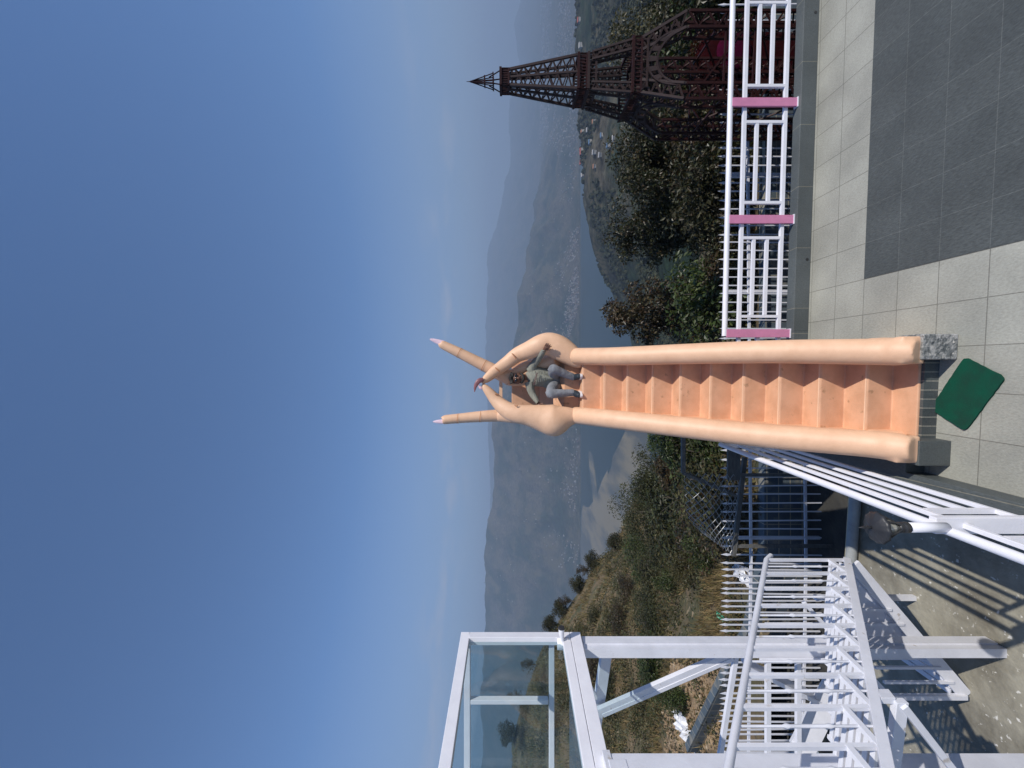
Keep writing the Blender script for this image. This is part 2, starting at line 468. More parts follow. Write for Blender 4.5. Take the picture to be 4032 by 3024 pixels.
def tag(o, label=None, cat=None, group=None, kind=None):
    if label: o['label'] = label
    if cat: o['category'] = cat
    if group: o['group'] = group
    if kind: o['kind'] = kind
    return o
def thing(name, label, cat, loc=(0, 0, 0), group=None):
    o = bpy.data.objects.new(name, None)
    o.location = loc
    C.objects.link(o)
    return tag(o, label, cat, group)
def smooth_path(pts, sub=6):
    """Catmull-Rom through points given as (Vector, radius)"""
    P = [Vector(p[0]) for p in pts]; Rr = [p[1] for p in pts]; op = []; orr = []
    for i in range(len(P) - 1):
        p0 = P[max(i - 1, 0)]; p1 = P[i]; p2 = P[i + 1]; p3 = P[min(i + 2, len(P) - 1)]
        r0 = Rr[max(i - 1, 0)]; r1 = Rr[i]; r2 = Rr[i + 1]; r3 = Rr[min(i + 2, len(P) - 1)]
        for k in range(sub):
            t = k / sub
            def cr(a, b, c, d): return 0.5 * ((2 * b) + (c - a) * t + (2 * a - 5 * b + 4 * c - d) * t * t + (3 * b - a - 3 * c + d) * t ** 3)
            op.append(cr(p0, p1, p2, p3)); orr.append(max(.002, cr(r0, r1, r2, r3)))
    op.append(P[-1]); orr.append(Rr[-1])
    return op, orr

# ------------------------------------------------------------------ terrain
ZL = -420.0                                   # lake level
CREST_A = [(-800, 2196), (380, 2196), (423, 2200), (497, 2194), (560, 2172), (600, 2157), (668, 2144), (713, 2137), (772, 2125), (799, 2107), (853, 2109), (894, 2091),
           (939, 2089), (998, 2076), (1052, 2065), (1097, 2044), (1188, 2041), (1255, 2040), (1341, 2015), (1450, 1985), (1560, 1960), (1640, 1945), (1690, 1938),
           (1730, 1934), (1820, 1938), (1900, 1940), (1990, 1930), (2050, 1915), (2150, 1909), (2300, 1907), (2450, 1905), (2700, 1895), (3000, 1890), (3700, 1880)]
CREST_B = [(-800, 2010), (0, 2050), (99, 2024), (259, 2046), (398, 2006), (522, 2004), (597, 2012), (668, 2006), (718, 1985), (758, 1981), (826, 1967), (894, 1954),
           (944, 1931), (984, 1922), (1034, 1915), (1097, 1922), (1233, 1913), (1323, 1911), (1500, 1915), (1900, 1930), (3700, 1950)]
NZ = [9.4, 14, 25, 40, 60, 90]
NEAR_L = {1650: [2992, 2880, 2820, 2760, 2720], 1800: [2992, 2860, 2760, 2670, 2600], 2000: [2992, 2840, 2700, 2570, 2480], 2148: [2992, 2820, 2660, 2520, 2425],
          2208: [2992, 2810, 2640, 2470, 2350], 2297: [2992, 2800, 2600, 2420, 2300], 2446: [3030, 2790, 2560, 2350, 2200], 2600: [3030, 2770, 2500, 2270, 2110],
          2900: [3030, 2740, 2450, 2180, 2020], 3700: [3030, 2690, 2380, 2120, 1950]}
CREST_C = [(-800, 2240), (0, 2272), (200, 2278), (400, 2290), (600, 2287), (713, 2293), (781, 2306), (916, 2342), (1007, 2365), (1088, 2392), (1133, 2419), (1250, 2470), (1450, 2510)]
def zv(V, z): return H - (V - 2016) / F * z
def profile(y):
    """list of (distance, height) along one line of sight of the valley"""
    A = zv(pl(CREST_A, y), 3600); B = zv(pl(CREST_B, y), 9200)
    base = ZL + 2
    far = [(2440, ZL - 3), (2490, base), (2750, lerp(base, A, .13)), (3050, lerp(base, A, .5)), (3600, A), (4600, lerp(ZL + 15, A, .55)), (5700, ZL + 25),
           (7000, lerp(ZL + 25, B, .30)), (9200, B), (13200, B - 520)]
    if y >= 1650:
        ks = sorted(NEAR_L)
        row = [pl([(k, NEAR_L[k][i]) for k in ks], y) for i in range(5)]
        n = [(z, zv(v, z)) for z, v in zip(NZ, row)]
        c = n[-1][1]
        n += [(90, c - 17), (200, min(c - 90, -90)), (450, min(-225, c - 200)), (700, -335), (950, -402), (1150, ZL - 3)]
        return n + far
    cv = pl(CREST_C, y)
    k = max(0, min(1, (y - 1450) / 200))
    n = [(9.4, zv(2995, 9.4)), (14, zv(lerp(2945, 2880, k), 14)), (25, zv(lerp(2905, 2820, k), 25)), (40, zv(lerp(2840, 2760, k), 40)), (60, zv(lerp(2790, 2720, k), 60)),
         (90, zv(2750, 90)), (200, zv(lerp(2750, cv, .28), 200)), (450, zv(lerp(2750, cv, .68), 450)), (700, zv(cv, 700)), (950, zv(cv, 700) - 70), (1250, ZL - 3)]
    return n + far
def fbm(p, o=6): return noise.fractal(Vector(p), 1.0, 2.05, o, noise_basis='PERLIN_ORIGINAL')
_pc = {}
def height(u, z):
    y = 1512 - u * F
    key = round(y)
    if key not in _pc: _pc[key] = profile(key)
    h = pl(_pc[key], z)
    x = u * z
    if z < 90:
        a = min(1, max(0, (z - 9.4) / 8))
        h += a * (.35 * fbm((x * .22, z * .22, 3)) + .10 * fbm((x * .9, z * .9, 9)))
        return h
    if z < 1200:
        return h + min(14, z * .022) * fbm((x * .006, z * .006, 1))
    rel = max(0, h - ZL - 4)
    s = min(1, rel / 120)
    q = 1 - abs(fbm((x * .0016, z * .0007, 5), 7)) * 1.9
    crest = max(0, 1 - abs(z - 3600) / 500, 1 - abs(z - 9200) / 1300)
    h += s * (q - .5) * lerp(80, 16, crest) + s * 16 * fbm((x * .007, z * .007, 2))
    return h
def ground(X, Y): return height(X / Y, Y)

def terrain(name, zs, ul, material):
    vs = []; fs = []; n = len(ul)
    for z in zs:
        for u in ul: vs.append((u * z, z, height(u, z)))
    for i in range(len(zs) - 1):
        for k in range(n - 1):
            a = i * n + k
            fs.append((a, a + 1, a + 1 + n, a + n))
    mb = MB(); mb.add(vs, fs)
    return mb.build(name, material, None, True)

M['hillside'] = mat("dry_hillside", (.150, .105, .055), .95, (.060, .062, .026), .55, .8, 3.0, lo=.42, hi=.6, detail=9, bdist=.15, speck=(.26, .20, .12), speck_scale=2.2, speck_at=.62)
def hill_mat():
    m = bpy.data.materials.new("wooded_hills"); m.use_nodes = True
    t = m.node_tree; b = t.nodes["Principled BSDF"]; b.inputs['Roughness'].default_value = .95; b.inputs['Specular IOR Level'].default_value = .1
    tcn = t.nodes.new("ShaderNodeTexCoord")
    def nz_(sc_, det, st=(1, 1, 1)):
        mp_ = t.nodes.new("ShaderNodeMapping"); mp_.inputs['Scale'].default_value = st
        t.links.new(tcn.outputs['Object'], mp_.inputs[0])
        n = t.nodes.new("ShaderNodeTexNoise"); n.inputs['Scale'].default_value = sc_; n.inputs['Detail'].default_value = det; n.inputs['Roughness'].default_value = .7
        t.links.new(mp_.outputs[0], n.inputs['Vector']); return n.outputs['Fac']
    def ramp(f, a, b_, ca, cb):
        r = t.nodes.new("ShaderNodeValToRGB"); r.color_ramp.elements[0].position = a; r.color_ramp.elements[1].position = b_
        r.color_ramp.elements[0].color = (*ca, 1); r.color_ramp.elements[1].color = (*cb, 1)
        t.links.new(f, r.inputs[0]); return r.outputs[0]
    big = ramp(nz_(.0035, 8), .42, .58, (.014, .024, .013), (.066, .058, .042))
    fine = ramp(nz_(.045, 8, (1, 1, 3)), .38, .64, (.28, .28, .28), (1.9, 1.9, 1.9))
    mu_ = t.nodes.new("ShaderNodeMixRGB"); mu_.blend_type = 'MULTIPLY'; mu_.inputs[0].default_value = 1
    t.links.new(big, mu_.inputs[1]); t.links.new(fine, mu_.inputs[2])
    # terraced fields: thin level steps following the height
    sx = t.nodes.new("ShaderNodeSeparateXYZ"); t.links.new(tcn.outputs['Object'], sx.inputs[0])
    fr = t.nodes.new("ShaderNodeMath"); fr.operation = 'MULTIPLY'; fr.inputs[1].default_value = 1 / 3.4
    nadd = t.nodes.new("ShaderNodeMath"); nadd.operation = 'ADD'
    t.links.new(sx.outputs['Z'], nadd.inputs[0])
    nn = t.nodes.new("ShaderNodeMath"); nn.operation = 'MULTIPLY'; nn.inputs[1].default_value = 14
    t.links.new(nz_(.02, 3), nn.inputs[0]); t.links.new(nn.outputs[0], nadd.inputs[1]); t.links.new(nadd.outputs[0], fr.inputs[0])
    fc = t.nodes.new("ShaderNodeMath"); fc.operation = 'FRACT'; t.links.new(fr.outputs[0], fc.inputs[0])
    ter = ramp(fc.outputs[0], .12, .42, (.026, .030, .016), (.085, .074, .046))
    tm = ramp(nz_(.006, 3), .55, .62, (0, 0, 0), (1, 1, 1))
    mm = t.nodes.new("ShaderNodeMixRGB"); t.links.new(tm, mm.inputs[0]); t.links.new(mu_.outputs[0], mm.inputs[1]); t.links.new(ter, mm.inputs[2])
    t.links.new(mm.outputs[0], b.inputs['Base Color'])
    bn = t.nodes.new("ShaderNodeBump"); bn.inputs['Strength'].default_value = .8; bn.inputs['Distance'].default_value = 6
    t.links.new(nz_(.04, 6), bn.inputs['Height']); t.links.new(bn.outputs[0], b.inputs['Normal'])
    return m
M['hills'] = hill_mat()
UL = [-1.40 + 2.8 * i / 420 for i in range(421)]
zs1 = [9.4 * (90 / 9.4) ** (i / 110) for i in range(111)]
tag(terrain("hillside", zs1, UL, M['hillside']), kind='structure')
zs2 = [90 * (2300 / 90) ** (i / 90) for i in range(90)] + [2300 + 40 * i for i in range(60)] + [4700 + 150 * i for i in range(56)]
tag(terrain("hills", zs2, UL, M['hills']), kind='structure')

# lake and mud flat
M['lake'] = mat("lake_water", (.012, .030, .036), .3, (.016, .036, .042), .004, spec=.12)
mb = MB(); mb.add([(-4200, 900, ZL), (4200, 900, ZL), (4200, 2700, ZL), (-4200, 2700, ZL)], [(0, 1, 2, 3)])
tag(mb.build("lake", M['lake']), kind='structure')
M['mud'] = mat("mud_flat", (.185, .155, .098), .9, (.060, .066, .060), .007, lo=.43, hi=.57, stretch=(1, .28, 1), detail=8)
mud = [(2473, 1670), (2462, 1700), (2440, 1745), (2425, 1775), (2412, 1802), (2408, 1840), (2396, 1870), (2392, 1852), (2372, 1890), (2360, 1925), (2351, 1950), (2348, 1900),
       (2342, 1850), (2335, 1800), (2325, 1776), (2318, 1778), (2320, 1830), (2326, 1880), (2333, 1930), (2336, 1975), (2320, 1998), (2306, 1996), (2297, 1988),
       (2292, 2010), (2288, 2100), (2287, 2250), (2287, 2600), (2560, 2600), (2560, 1660)]
mb = MB()
poly = [on(a, b, ZL) for a, b in mud]
mb.prism([p - Vector((0, 0, 1)) for p in poly], (0, 0, 2.0))
tag(mb.build("mud_flat", M['mud']), kind='structure')

# ------------------------------------------------------------------ terrace, kerbs, lower ground
S0, T0 = .170, 3.383
M['tile_light'] = tile_mat("light_paving", (.34, .338, .292), (.315, .313, .272), (.17, .165, .14), .4025, .3985, .004, (1, .5, 1), fine=.22)
M['tile_dark'] = tile_mat("dark_paving_tiles", (.074, .082, .080), (.064, .072, .071), (.112, .120, .114), .4025, .3985, .003, (1, .3, 1), fine=.42)
SB = S0 + 2 * .4025 + .004       # the dark paving begins here
TB = T0 + 3 * .3985
TK = 5.41                        # kerb face
def sheet(name, s0, t0, s1, t1, z, material):
    n = 1
    me = bpy.data.meshes.new(name)
    me.from_pydata([(s0 - S0, t0 - T0, 0), (s1 - S0, t0 - T0, 0), (s1 - S0, t1 - T0, 0), (s0 - S0, t1 - T0, 0)], [], [(0, 1, 2, 3)])
    me.materials.append(material)
    o = bpy.data.objects.new(name, me); C.objects.link(o)
    o.location = T(S0, T0, z); o.rotation_euler = (0, 0, -TH)
    return tag(o, kind='structure')
sheet("terrace_floor", -1.06, -6, 9.0, TK + .05, 0.0, M['tile_light'])
sheet("dark_paving", SB, -6, 9.0, TB, 0.004, M['tile_dark'])
mb = MB(); mb.box((-1.30, -6, -2.79), (9.0, TK + .19, -.01), T)
tag(mb.build("terrace_base", M['wall_dirty']), kind='structure')
k = thing("kerb_wall", "low dark slate kerb running under the pink and white railing", "kerb", T(2.5, TK, 0))
mb = MB(); mb.box((.46, TK, .0), (9.0, TK + .15, .20), T); mb.build("slate_cladding", M['slate'], k, bevel=.006)
mb = MB(); mb.box((.46, TK + .155, -.4), (9.0, TK + .185, .16), T); mb.build("outer_edge", M['wood_grey'], k)
for px, py in ((3215, 44), (3176, 1022)):
    c = on(px, py, .05); t_ = c.dot(ET); c = c + ET * (TK - t_)
    mb = MB(); mb.tube([c - ET * .004, c + ET * .02], .018, 12); mb.build("drain_hole", M['black'], k)
k = thing("kerb_wall", "dark slate ledge left of the orange stairway, along the white railing", "kerb", T(-1.0, 4.5, 0))
mb = MB()
mb.prism([T(-.81, 3.62 + .2, 0), T(-.81, TK + .15, 0), T(-1.28, TK + .15, 0), T(-1.28, -6, 0), T(-1.035, -6, 0), T(-1.035, 3.62 + .2, 0)][::-1], (0, 0, .19))
mb.box((-.81, TK, .0), (.46, TK + .15, .195), T)
mb.build("slate_cladding", M['slate'], k, bevel=.006)

mb = MB(); mb.add([(-16, -8, -1.5), (-.9, -8, -1.5), (-.9, 6.35, -1.5), (-16, 6.35, -1.5)], [(0, 1, 2, 3)])
mb.add([(-16, 6.35, -1.5), (-.9, 6.35, -1.5), (-.9, 6.35, -2.8), (-16, 6.35, -2.8)], [(0, 1, 2, 3)])
tag(mb.build("lower_ground", M['concrete']), kind='structure')
mb = MB(); mb.add([(-16, -9, -2.8), (16, -9, -2.8), (16, 9.9, -2.8), (-16, 13.4, -2.8)], [(0, 1, 2, 3)])
tag(mb.build("yard", M['yard']), kind='structure')

# slate-tiled retaining wall beyond the picket fence
wp = [Vector((12, 9.35, 0)), Vector((-3.9, 9.2, 0)), Vector((-6.2, 9.9, 0)), Vector((-7.4, 10.6, 0)), Vector((-12.2, 13.2, 0))]
mb = MB()
ztop = [-1.95, -1.82, -1.84, -1.84, -1.80]
for i in range(len(wp) - 1):
    a, b = wp[i], wp[i + 1]; nrm = Vector((b.y - a.y, a.x - b.x, 0)).normalized() * .22
    if nrm.y < 0: nrm = -nrm
    mb.hexa([a + Vector((0, 0, -2.8)), b + Vector((0, 0, -2.8)), b + nrm + Vector((0, 0, -2.8)), a + nrm + Vector((0, 0, -2.8)),
             a + Vector((0, 0, ztop[i])), b + Vector((0, 0, ztop[i + 1])), b + nrm + Vector((0, 0, ztop[i + 1])), a + nrm + Vector((0, 0, ztop[i]))])
tag(mb.build("tiled_wall", M['crazy']), "low blue-grey tiled wall with pale diagonal mortar behind the picket fence", "wall")

# ------------------------------------------------------------------ the orange hand stairway
ST = thing("hand_stairway", "orange stairway between two arms whose giant hands join above the seated man", "sculpture", T(-.22, 3.9, 0))
NOSE = [(.425, 4.035), (.704, 4.287), (.985, 4.508), (1.261, 4.735), (1.536, 4.965), (1.811, 5.205), (2.088, 5.445), (2.363, 5.680), (2.639, 5.905), (2.921, 6.114)]
SC, HW = -.318, .36
def W2(s, y, z):            # stairway frame: lateral offset s, world distance y
    return T(s, (y - ES.y * SC) / ET.y, z)
prof = [(3.775, .0), (3.775, .158), (4.035 - .004, .158)]
for i, (z, y) in enumerate(NOSE):
    ny = NOSE[i + 1][1] if i + 1 < len(NOSE) else 6.36
    prof.append((y - .012, z - .015)); prof.append((y, z)); prof.append((ny - .004, z + .004))
prof += [(6.36, 3.165), (7.04, 3.52), (7.1, 3.1), (6.3, 2.6), (4.15, .0)]
poly = [W2(SC - HW, y, z) for y, z in prof]
vec = W2(SC + HW, 5, 0) - W2(SC - HW, 5, 0)
mb = MB(); mb.prism(poly, vec)
steps = mb.build("steps", M['orange_step'], ST, bevel=.012)
# nosing strips along the step edges, in the paler arm paint
for z, y in NOSE:
    mb = MB(); mb.tube([W2(SC - HW + .01, y + .004, z - .003), W2(SC + HW - .01, y + .004, z - .003)], .009, 8); mb.build("nosing", M['orange'], ST, True)
mb = MB()
mb.box((SC - .475, 7.06, 3.0), (SC + .44, 7.16, 4.005), lambda a, b, c: T(a, b, c)); mb.build("back_panel", M['orange_step'], ST, bevel=.012)
mb = MB()
mb.box((SC - .25, 6.55, -2.8), (SC + .25, 6.9, 2.75), T)
mb.build("support_pillar", M['wall_dirty'], ST)
# arms (balustrades)
def arm(sgn, rad):
    pts = []
    for y, z in ((3.60, .36), (3.70, .415), (3.9, .55), (4.4, 1.16), (5.0, 1.87), (5.6, 2.575), (6.19, 3.02)):
        bul = .012 * math.sin(y * 3.1)
        pts.append((W2(SC + sgn * .455 + bul * sgn, y, z), rad))
    pts[0] = (pts[0][0], rad * .80)
    P, Q = smooth_path(pts, 8)
    mb = MB(); mb.tube(P, Q, 24)
    # flank below the round top
    pr = [(3.90, .0), (3.82, .30), (3.9, .55), (4.4, 1.16), (5.0, 1.87), (5.6, 2.575), (6.19, 3.02), (6.34, 2.72), (5.0, 1.15), (4.5, .45), (4.42, .0)]
    a = W2(SC + sgn * (.455 - .105), 5, 0); b = W2(SC + sgn * (.455 + .105), 5, 0)
    pg = [W2(SC + sgn * (.455 - .105), y, z) for y, z in pr]
    mb.prism(pg if sgn < 0 else pg[::-1], b - a)
    mb.box((SC + sgn * .455 - .125, 3.615, .26), (SC + sgn * .455 + .125, 3.70, .475), T)
    mb.box((SC + sgn * .46 - .10, 3.90, .02), (SC + sgn * .46 + .13, 4.4, .40), T)
    o = mb.fuse("arm", M['orange'], ST, .016, 3)
    return o
arm(1, .128); arm(-1, .132)
# plinth of dark slate and its two end blocks
mb = MB(); mb.box((SC - .56, 3.735, 0), (SC + .56, 3.765, .137), T)
mb.build("plinth", M['slate_side'], ST)
mb = MB(); mb.box((SC + .37, 3.585, 0), (SC + .60, 3.80, .315), T)
o = mb.build("plinth_block", M['rough_stone'], ST, bevel=.01); o['label'] = "plinth block of broken bare stone and mortar"
mb = MB(); mb.box((SC - .60, 3.60, 0), (SC - .37, 3.82, .29), T)
o = mb.build("plinth_block", M['slate'], ST, bevel=.005); o['label'] = "plinth block faced in smooth dark slate"

def zp(x, y, r, Y, k=2.765, ox=1600, oy=1200):
    return (at(ox + x / k, oy + y / k, Y), r / k / F * Y)
def hand(pts, extra, name_nail=None):
    P, Q = smooth_path(pts, 8)
    mb = MB(); mb.tube(P, Q, 26, .82, (0, 1, 0))
    for pp in extra:
        P2, Q2 = smooth_path(pp, 6); mb.tube(P2, Q2, 20, .9, (0, 1, 0))
    return mb.fuse("hand", M['orange'], ST, .02, 9)
lh = hand([zp(1925, 1170, 70, 6.16), zp(1840, 1204, 84, 6.17), zp(1745, 1222, 120, 6.18), zp(1650, 1250, 165, 6.19), zp(1590, 1256, 176, 6.20), zp(1470, 1232, 148, 6.22), zp(1330, 1205, 118, 6.22),
           zp(1200, 1187, 102, 6.22), zp(1090, 1140, 92, 6.26), zp(985, 1050, 72, 6.31), zp(905, 955, 55, 6.32), zp(850, 893, 38, 6.32), zp(822, 862, 20, 6.32)],
          [[zp(1330, 1200, 110, 6.35), zp(1150, 1205, 85, 6.5), zp(1000, 1205, 70, 6.58)]])
rh = hand([zp(1920, 600, 84, 6.20), zp(1855, 590, 100, 6.21), zp(1770, 535, 122, 6.22), zp(1660, 468, 136, 6.24), zp(1560, 428, 128, 6.25), zp(1460, 440, 116, 6.25), zp(1340, 492, 100, 6.33),
           zp(1210, 545, 84, 6.42), zp(1100, 628, 74, 6.46), zp(980, 715, 64, 6.44), zp(890, 790, 52, 6.38), zp(840, 830, 36, 6.34), zp(812, 846, 18, 6.32)],
          [[zp(1640, 590, 85, 6.42), zp(1480, 640, 62, 6.55), zp(1300, 672, 58, 6.6), zp(1150, 760, 60, 6.62), zp(1010, 745, 66, 6.62)],
           [zp(1690, 600, 70, 6.5), zp(1600, 610, 120, 6.66), zp(1450, 650, 120, 6.68), zp(1330, 670, 80, 6.66)],
           [zp(1500, 760, 80, 6.9), zp(1250, 800, 85, 6.85), zp(1090, 800, 80, 6.72)]])
def finger(pts, nail, rings):
    P, Q = smooth_path(pts, 8)
    mb = MB(); mb.tube(P, Q, 24)
    o = mb.fuse("finger", M['orange'], ST, .014, 3)
    P, Q = smooth_path(nail, 5)
    mb = MB(); mb.tube(P, Q, 14, .35, (0, 1, 0)); n = mb.build("fingernail", M['nail'], o, True)
    for c, d, r in rings:
        c = Vector(c); d = Vector(d).normalized()
        mb = MB(); mb.tube([c - d * .006, c + d * .006], r, 24); mb.build("knuckle_crease", M['crease'], o, True)
        c = c - d * .013
        mb = MB(); mb.tube([c - d * .007, c + d * .007], r * 1.02, 24); mb.build("crease_ridge", M['orange'], o, True)
    return o
a1 = zp(600, 1233, 56, 6.6); a0 = zp(560, 1236, 55, 6.6); b1 = zp(815, 1216, 64, 6.6)
f1 = finger([zp(400, 1252, 36, 6.6), zp(420, 1251, 50, 6.6), zp(600, 1234, 54, 6.6), zp(820, 1216, 62, 6.6), zp(1010, 1205, 68, 6.6), zp(1120, 1203, 70, 6.57)],
            [zp(425, 1272, 27, 6.58), zp(370, 1272, 23, 6.58), zp(320, 1273, 15, 6.58), zp(290, 1273, 5, 6.58)],
            [(zp(562, 1238, 0, 6.6)[0], at(0, -10, 6.6) - at(100, 0, 6.6), 54.5 / 2.765 / F * 6.6), (zp(808, 1217, 0, 6.6)[0], at(0, -10, 6.6) - at(100, 0, 6.6), 62.5 / 2.765 / F * 6.6)])
d = at(0, 0, 6.6) - at(200, 104, 6.6)
f2 = finger([zp(380, 426, 34, 6.6), zp(398, 436, 47, 6.6), zp(590, 530, 57, 6.6), zp(850, 662, 66, 6.6), zp(1000, 740, 74, 6.62), zp(1120, 800, 78, 6.68)],
            [zp(405, 422, 34, 6.58), zp(340, 402, 27, 6.58), zp(290, 384, 18, 6.58), zp(256, 374, 6, 6.58)],
            [(zp(578, 524, 0, 6.6)[0], d, 57.5 / 2.765 / F * 6.6), (zp(845, 660, 0, 6.6)[0], d, 66.5 / 2.765 / F * 6.6)])
# nails of the two joined fingertips
P, Q = smooth_path([zp(835, 815, 24, 6.29), zp(790, 830, 27, 6.27), zp(755, 880, 20, 6.27), zp(742, 950, 4, 6.27)], 5)
mb = MB(); mb.tube(P, Q, 14, .5, (0, 1, 0)); o = mb.build("fingernail", M['nail_dark'], rh, True); o['label'] = "long brown curved nail"
P, Q = smooth_path([zp(850, 905, 20, 6.36), zp(812, 905, 17, 6.36), zp(795, 890, 10, 6.36), zp(786, 872, 4, 6.36)], 5)
mb = MB(); mb.tube(P, Q, 14, .5, (0, 1, 0)); mb.build("fingernail", M['nail'], lh, True)
def crease(par, pts, r=.009):
    mb = MB(); mb.tube([p + Vector((0, .028, 0)) for p in pts], r, 8); mb.build("knuckle_crease", M['crease'], par, True)
crease(rh, [zp(1150, 528, 0, 6.30)[0], zp(1172, 555, 0, 6.275)[0], zp(1195, 585, 0, 6.29)[0]])
crease(rh, [zp(968, 683, 0, 6.34)[0], zp(992, 706, 0, 6.32)[0], zp(1015, 728, 0, 6.335)[0]])
crease(lh, [zp(965, 975, 0, 6.215)[0], zp(985, 972, 0, 6.225)[0], zp(1008, 978, 0, 6.235)[0]])
crease(lh, [zp(1180, 1092, 0, 6.10)[0], zp(1192, 1105, 0, 6.09)[0], zp(1212, 1095, 0, 6.10)[0]])
# bar behind the backrest
mb = MB()
mb.bar(at(1972, 1480, 7.15), at(1972, 1600, 7.15), .055, .055)
mb.bar(at(2040, 1484, 7.15), at(1962, 1484, 7.15), .05, .05); mb.bar(at(2040, 1596, 7.15), at(1962, 1596, 7.15), .05, .05)
mb.build("back_bar", M['orange'], ST)

# ------------------------------------------------------------------ the seated man
def q(x, y, Y): return at(1980 + x / 4.88, 1300 + y / 4.88, Y)
PN = thing("person", "man in sage sweatshirt and grey jeans, sunglasses, seated between the giant hands, one arm out", "person", q(1000, 960, 6.5))
hd = q(275, 925, 6.47)
sh_l, sh_r = q(530, 740, 6.5), q(500, 1035, 6.5)
el_l, wr_l, ha_l = q(655, 585, 6.38), q(800, 375, 6.10), q(850, 315, 6.04)
el_r, wr_r, ha_r = q(565, 1220, 6.48), q(672, 1395, 6.42), q(700, 1440, 6.40)
pelv = q(1000, 950, 6.56); hip_l, hip_r = q(1010, 860, 6.53), q(1010, 1050, 6.53)
kn_l, kn_r = q(965, 745, 6.17), q(915, 1225, 6.20)
an_l, an_r = q(1370, 910, 6.25), q(1370, 1200, 6.25)
chest = q(620, 885, 6.52); belly = q(850, 920, 6.55); neck = q(455, 900, 6.49)
mb = MB()
def limb(mbx, pts, sub=4, n=14): P, Q = smooth_path(pts, sub); mbx.tube(P, Q, n)
# body under the clothes, with head and hands
limb(mb, [(pelv, .11), (belly, .11), (chest, .12), (q(520, 890, 6.5), .09), (neck, .052), (q(400, 910, 6.48), .052)])
for s_, e_, w_ in ((sh_l, el_l, wr_l), (sh_r, el_r, wr_r)):
    limb(mb, [(s_, .045), (e_, .038), (w_, .026)])
for h_, k_, a_ in ((hip_l, kn_l, an_l), (hip_r, kn_r, an_r)):
    limb(mb, [(h_, .075), (k_, .05), (a_, .035)])
mb.ball(hd, (.078, .098, .118), 18)
mb.ball(hd + Vector((.002, -.045, -.055)), (.058, .055, .062), 14)
mb.tube([hd + Vector((.003, -.090, .015)), hd + Vector((.003, -.116, -.022)), hd + Vector((.003, -.095, -.034))], [.012, .019, .012], 10)
mb.ball(hd + Vector((.003, -.092, -.062)), (.027, .012, .010), 8)
for s_ in (-1, 1): mb.ball(hd + Vector((s_ * .080, .005, -.008)), (.012, .022, .034), 8)
def fingers(w_, h_, side):
    d_ = (h_ - w_).normalized()
    acr = d_.cross(Vector((0, 1, 0))).normalized()
    mb.tube([w_, w_ + d_ * .03, w_ + d_ * .085], [.027, .036, .036], 12, .55, (0, 1, 0))
    for i, (o_, l_) in enumerate(((-.030, .062), (-.010, .074), (.011, .070), (.030, .054))):
        b_ = w_ + d_ * .078 + acr * o_
        m1 = b_ + d_ * l_ * .55 + acr * o_ * .25 + Vector((0, -.012, 0))
        e_ = b_ + d_ * l_ * .95 + acr * o_ * .35 + Vector((0, .006, -.012))
        mb.tube([b_ - d_ * .02, m1, e_], [.011, .0095, .008], 8)
    b_ = w_ + d_ * .03 - acr * .030 * side
    mb.tube([b_, b_ - acr * .028 * side + d_ * .025 + Vector((0, -.012, 0)), b_ - acr * .034 * side + d_ * .055 + Vector((0, -.014, 0))], [.013, .011, .009], 8)
fingers(wr_l, ha_l, 1); fingers(wr_r, ha_r, -1)
body = mb.fuse("body", M['skin'], PN, .006, 2)
# hair and beard
mb = MB()
mb.ball(hd + Vector((0, .018, .026)), (.091, .102, .114), 18)
for i in range(26):
    a = i * 2.4; r_ = .07 + .02 * math.sin(i * 1.7)
    mb.ball(hd + Vector((r_ * math.cos(a), -.03 + .06 * math.sin(a), .088 + .02 * math.cos(i * 3.3))), .017 + .004 * math.sin(i * 5), 8)
hair = mb.fuse("hair", M['hair'], PN, .009, 1)
# cut the face free: lower front of the hair is pushed back
for v in hair.data.vertices:
    p = v.co + PN.location - hd
    if p.y < -.02 and p.z < .062:
        v.co.y += (-.02 - p.y) * .9
        if abs(p.x) > .06: v.co.x *= 1
mb = MB()
pts = []
for i in range(13):
    a = math.pi * (i / 12) * 1.06 - .1
    pts.append(hd + Vector((.068 * math.cos(a), -.035 - .055 * math.sin(a), -.058 - .042 * math.sin(a))))
mb.tube(pts, [.014] + [.021] * 11 + [.014], 10)
mb.tube([hd + Vector((-.03, -.094, -.049)), hd + Vector((0, -.101, -.045)), hd + Vector((.036, -.094, -.049))], .008, 8)
mb.build("beard", M['hair'], PN, True)
mb = MB()
for s_ in (-1, 1):
    c = hd + Vector((s_ * .034 + .002, -.097, .018)); mb.ball(c, (.031, .013, .023), 12)
    mb.bar(hd + Vector((s_ * .064, -.09, .024)), hd + Vector((s_ * .086, .01, .014)), .005, .008)
mb.bar(hd + Vector((-.02, -.104, .027)), hd + Vector((.024, -.104, .027)), .006, .006)
mb.build("sunglasses", M['lens'], PN, True)
# sweatshirt
mb = MB()
P, Q = smooth_path([(q(955, 955, 6.55), .150), (q(900, 950, 6.55), .158), (belly, .152), (q(720, 900, 6.53), .160), (chest, .164), (q(545, 890, 6.5), .135), (q(485, 895, 6.49), .085), (q(455, 903, 6.485), .068)], 6)
mb.tube(P, Q, 26, .78, (0, 1, 0))
limb(mb, [(sh_l + Vector((-.03, 0, -.01)), .085), (lerp(sh_l, el_l, .5), .066), (el_l, .060), (lerp(el_l, wr_l, .55), .050), (lerp(el_l, wr_l, .93), .036)], 6, 16)
limb(mb, [(sh_r + Vector((.03, 0, -.01)), .085), (lerp(sh_r, el_r, .5), .066), (el_r, .058), (lerp(el_r, wr_r, .55), .048), (lerp(el_r, wr_r, .95), .036)], 6, 16)
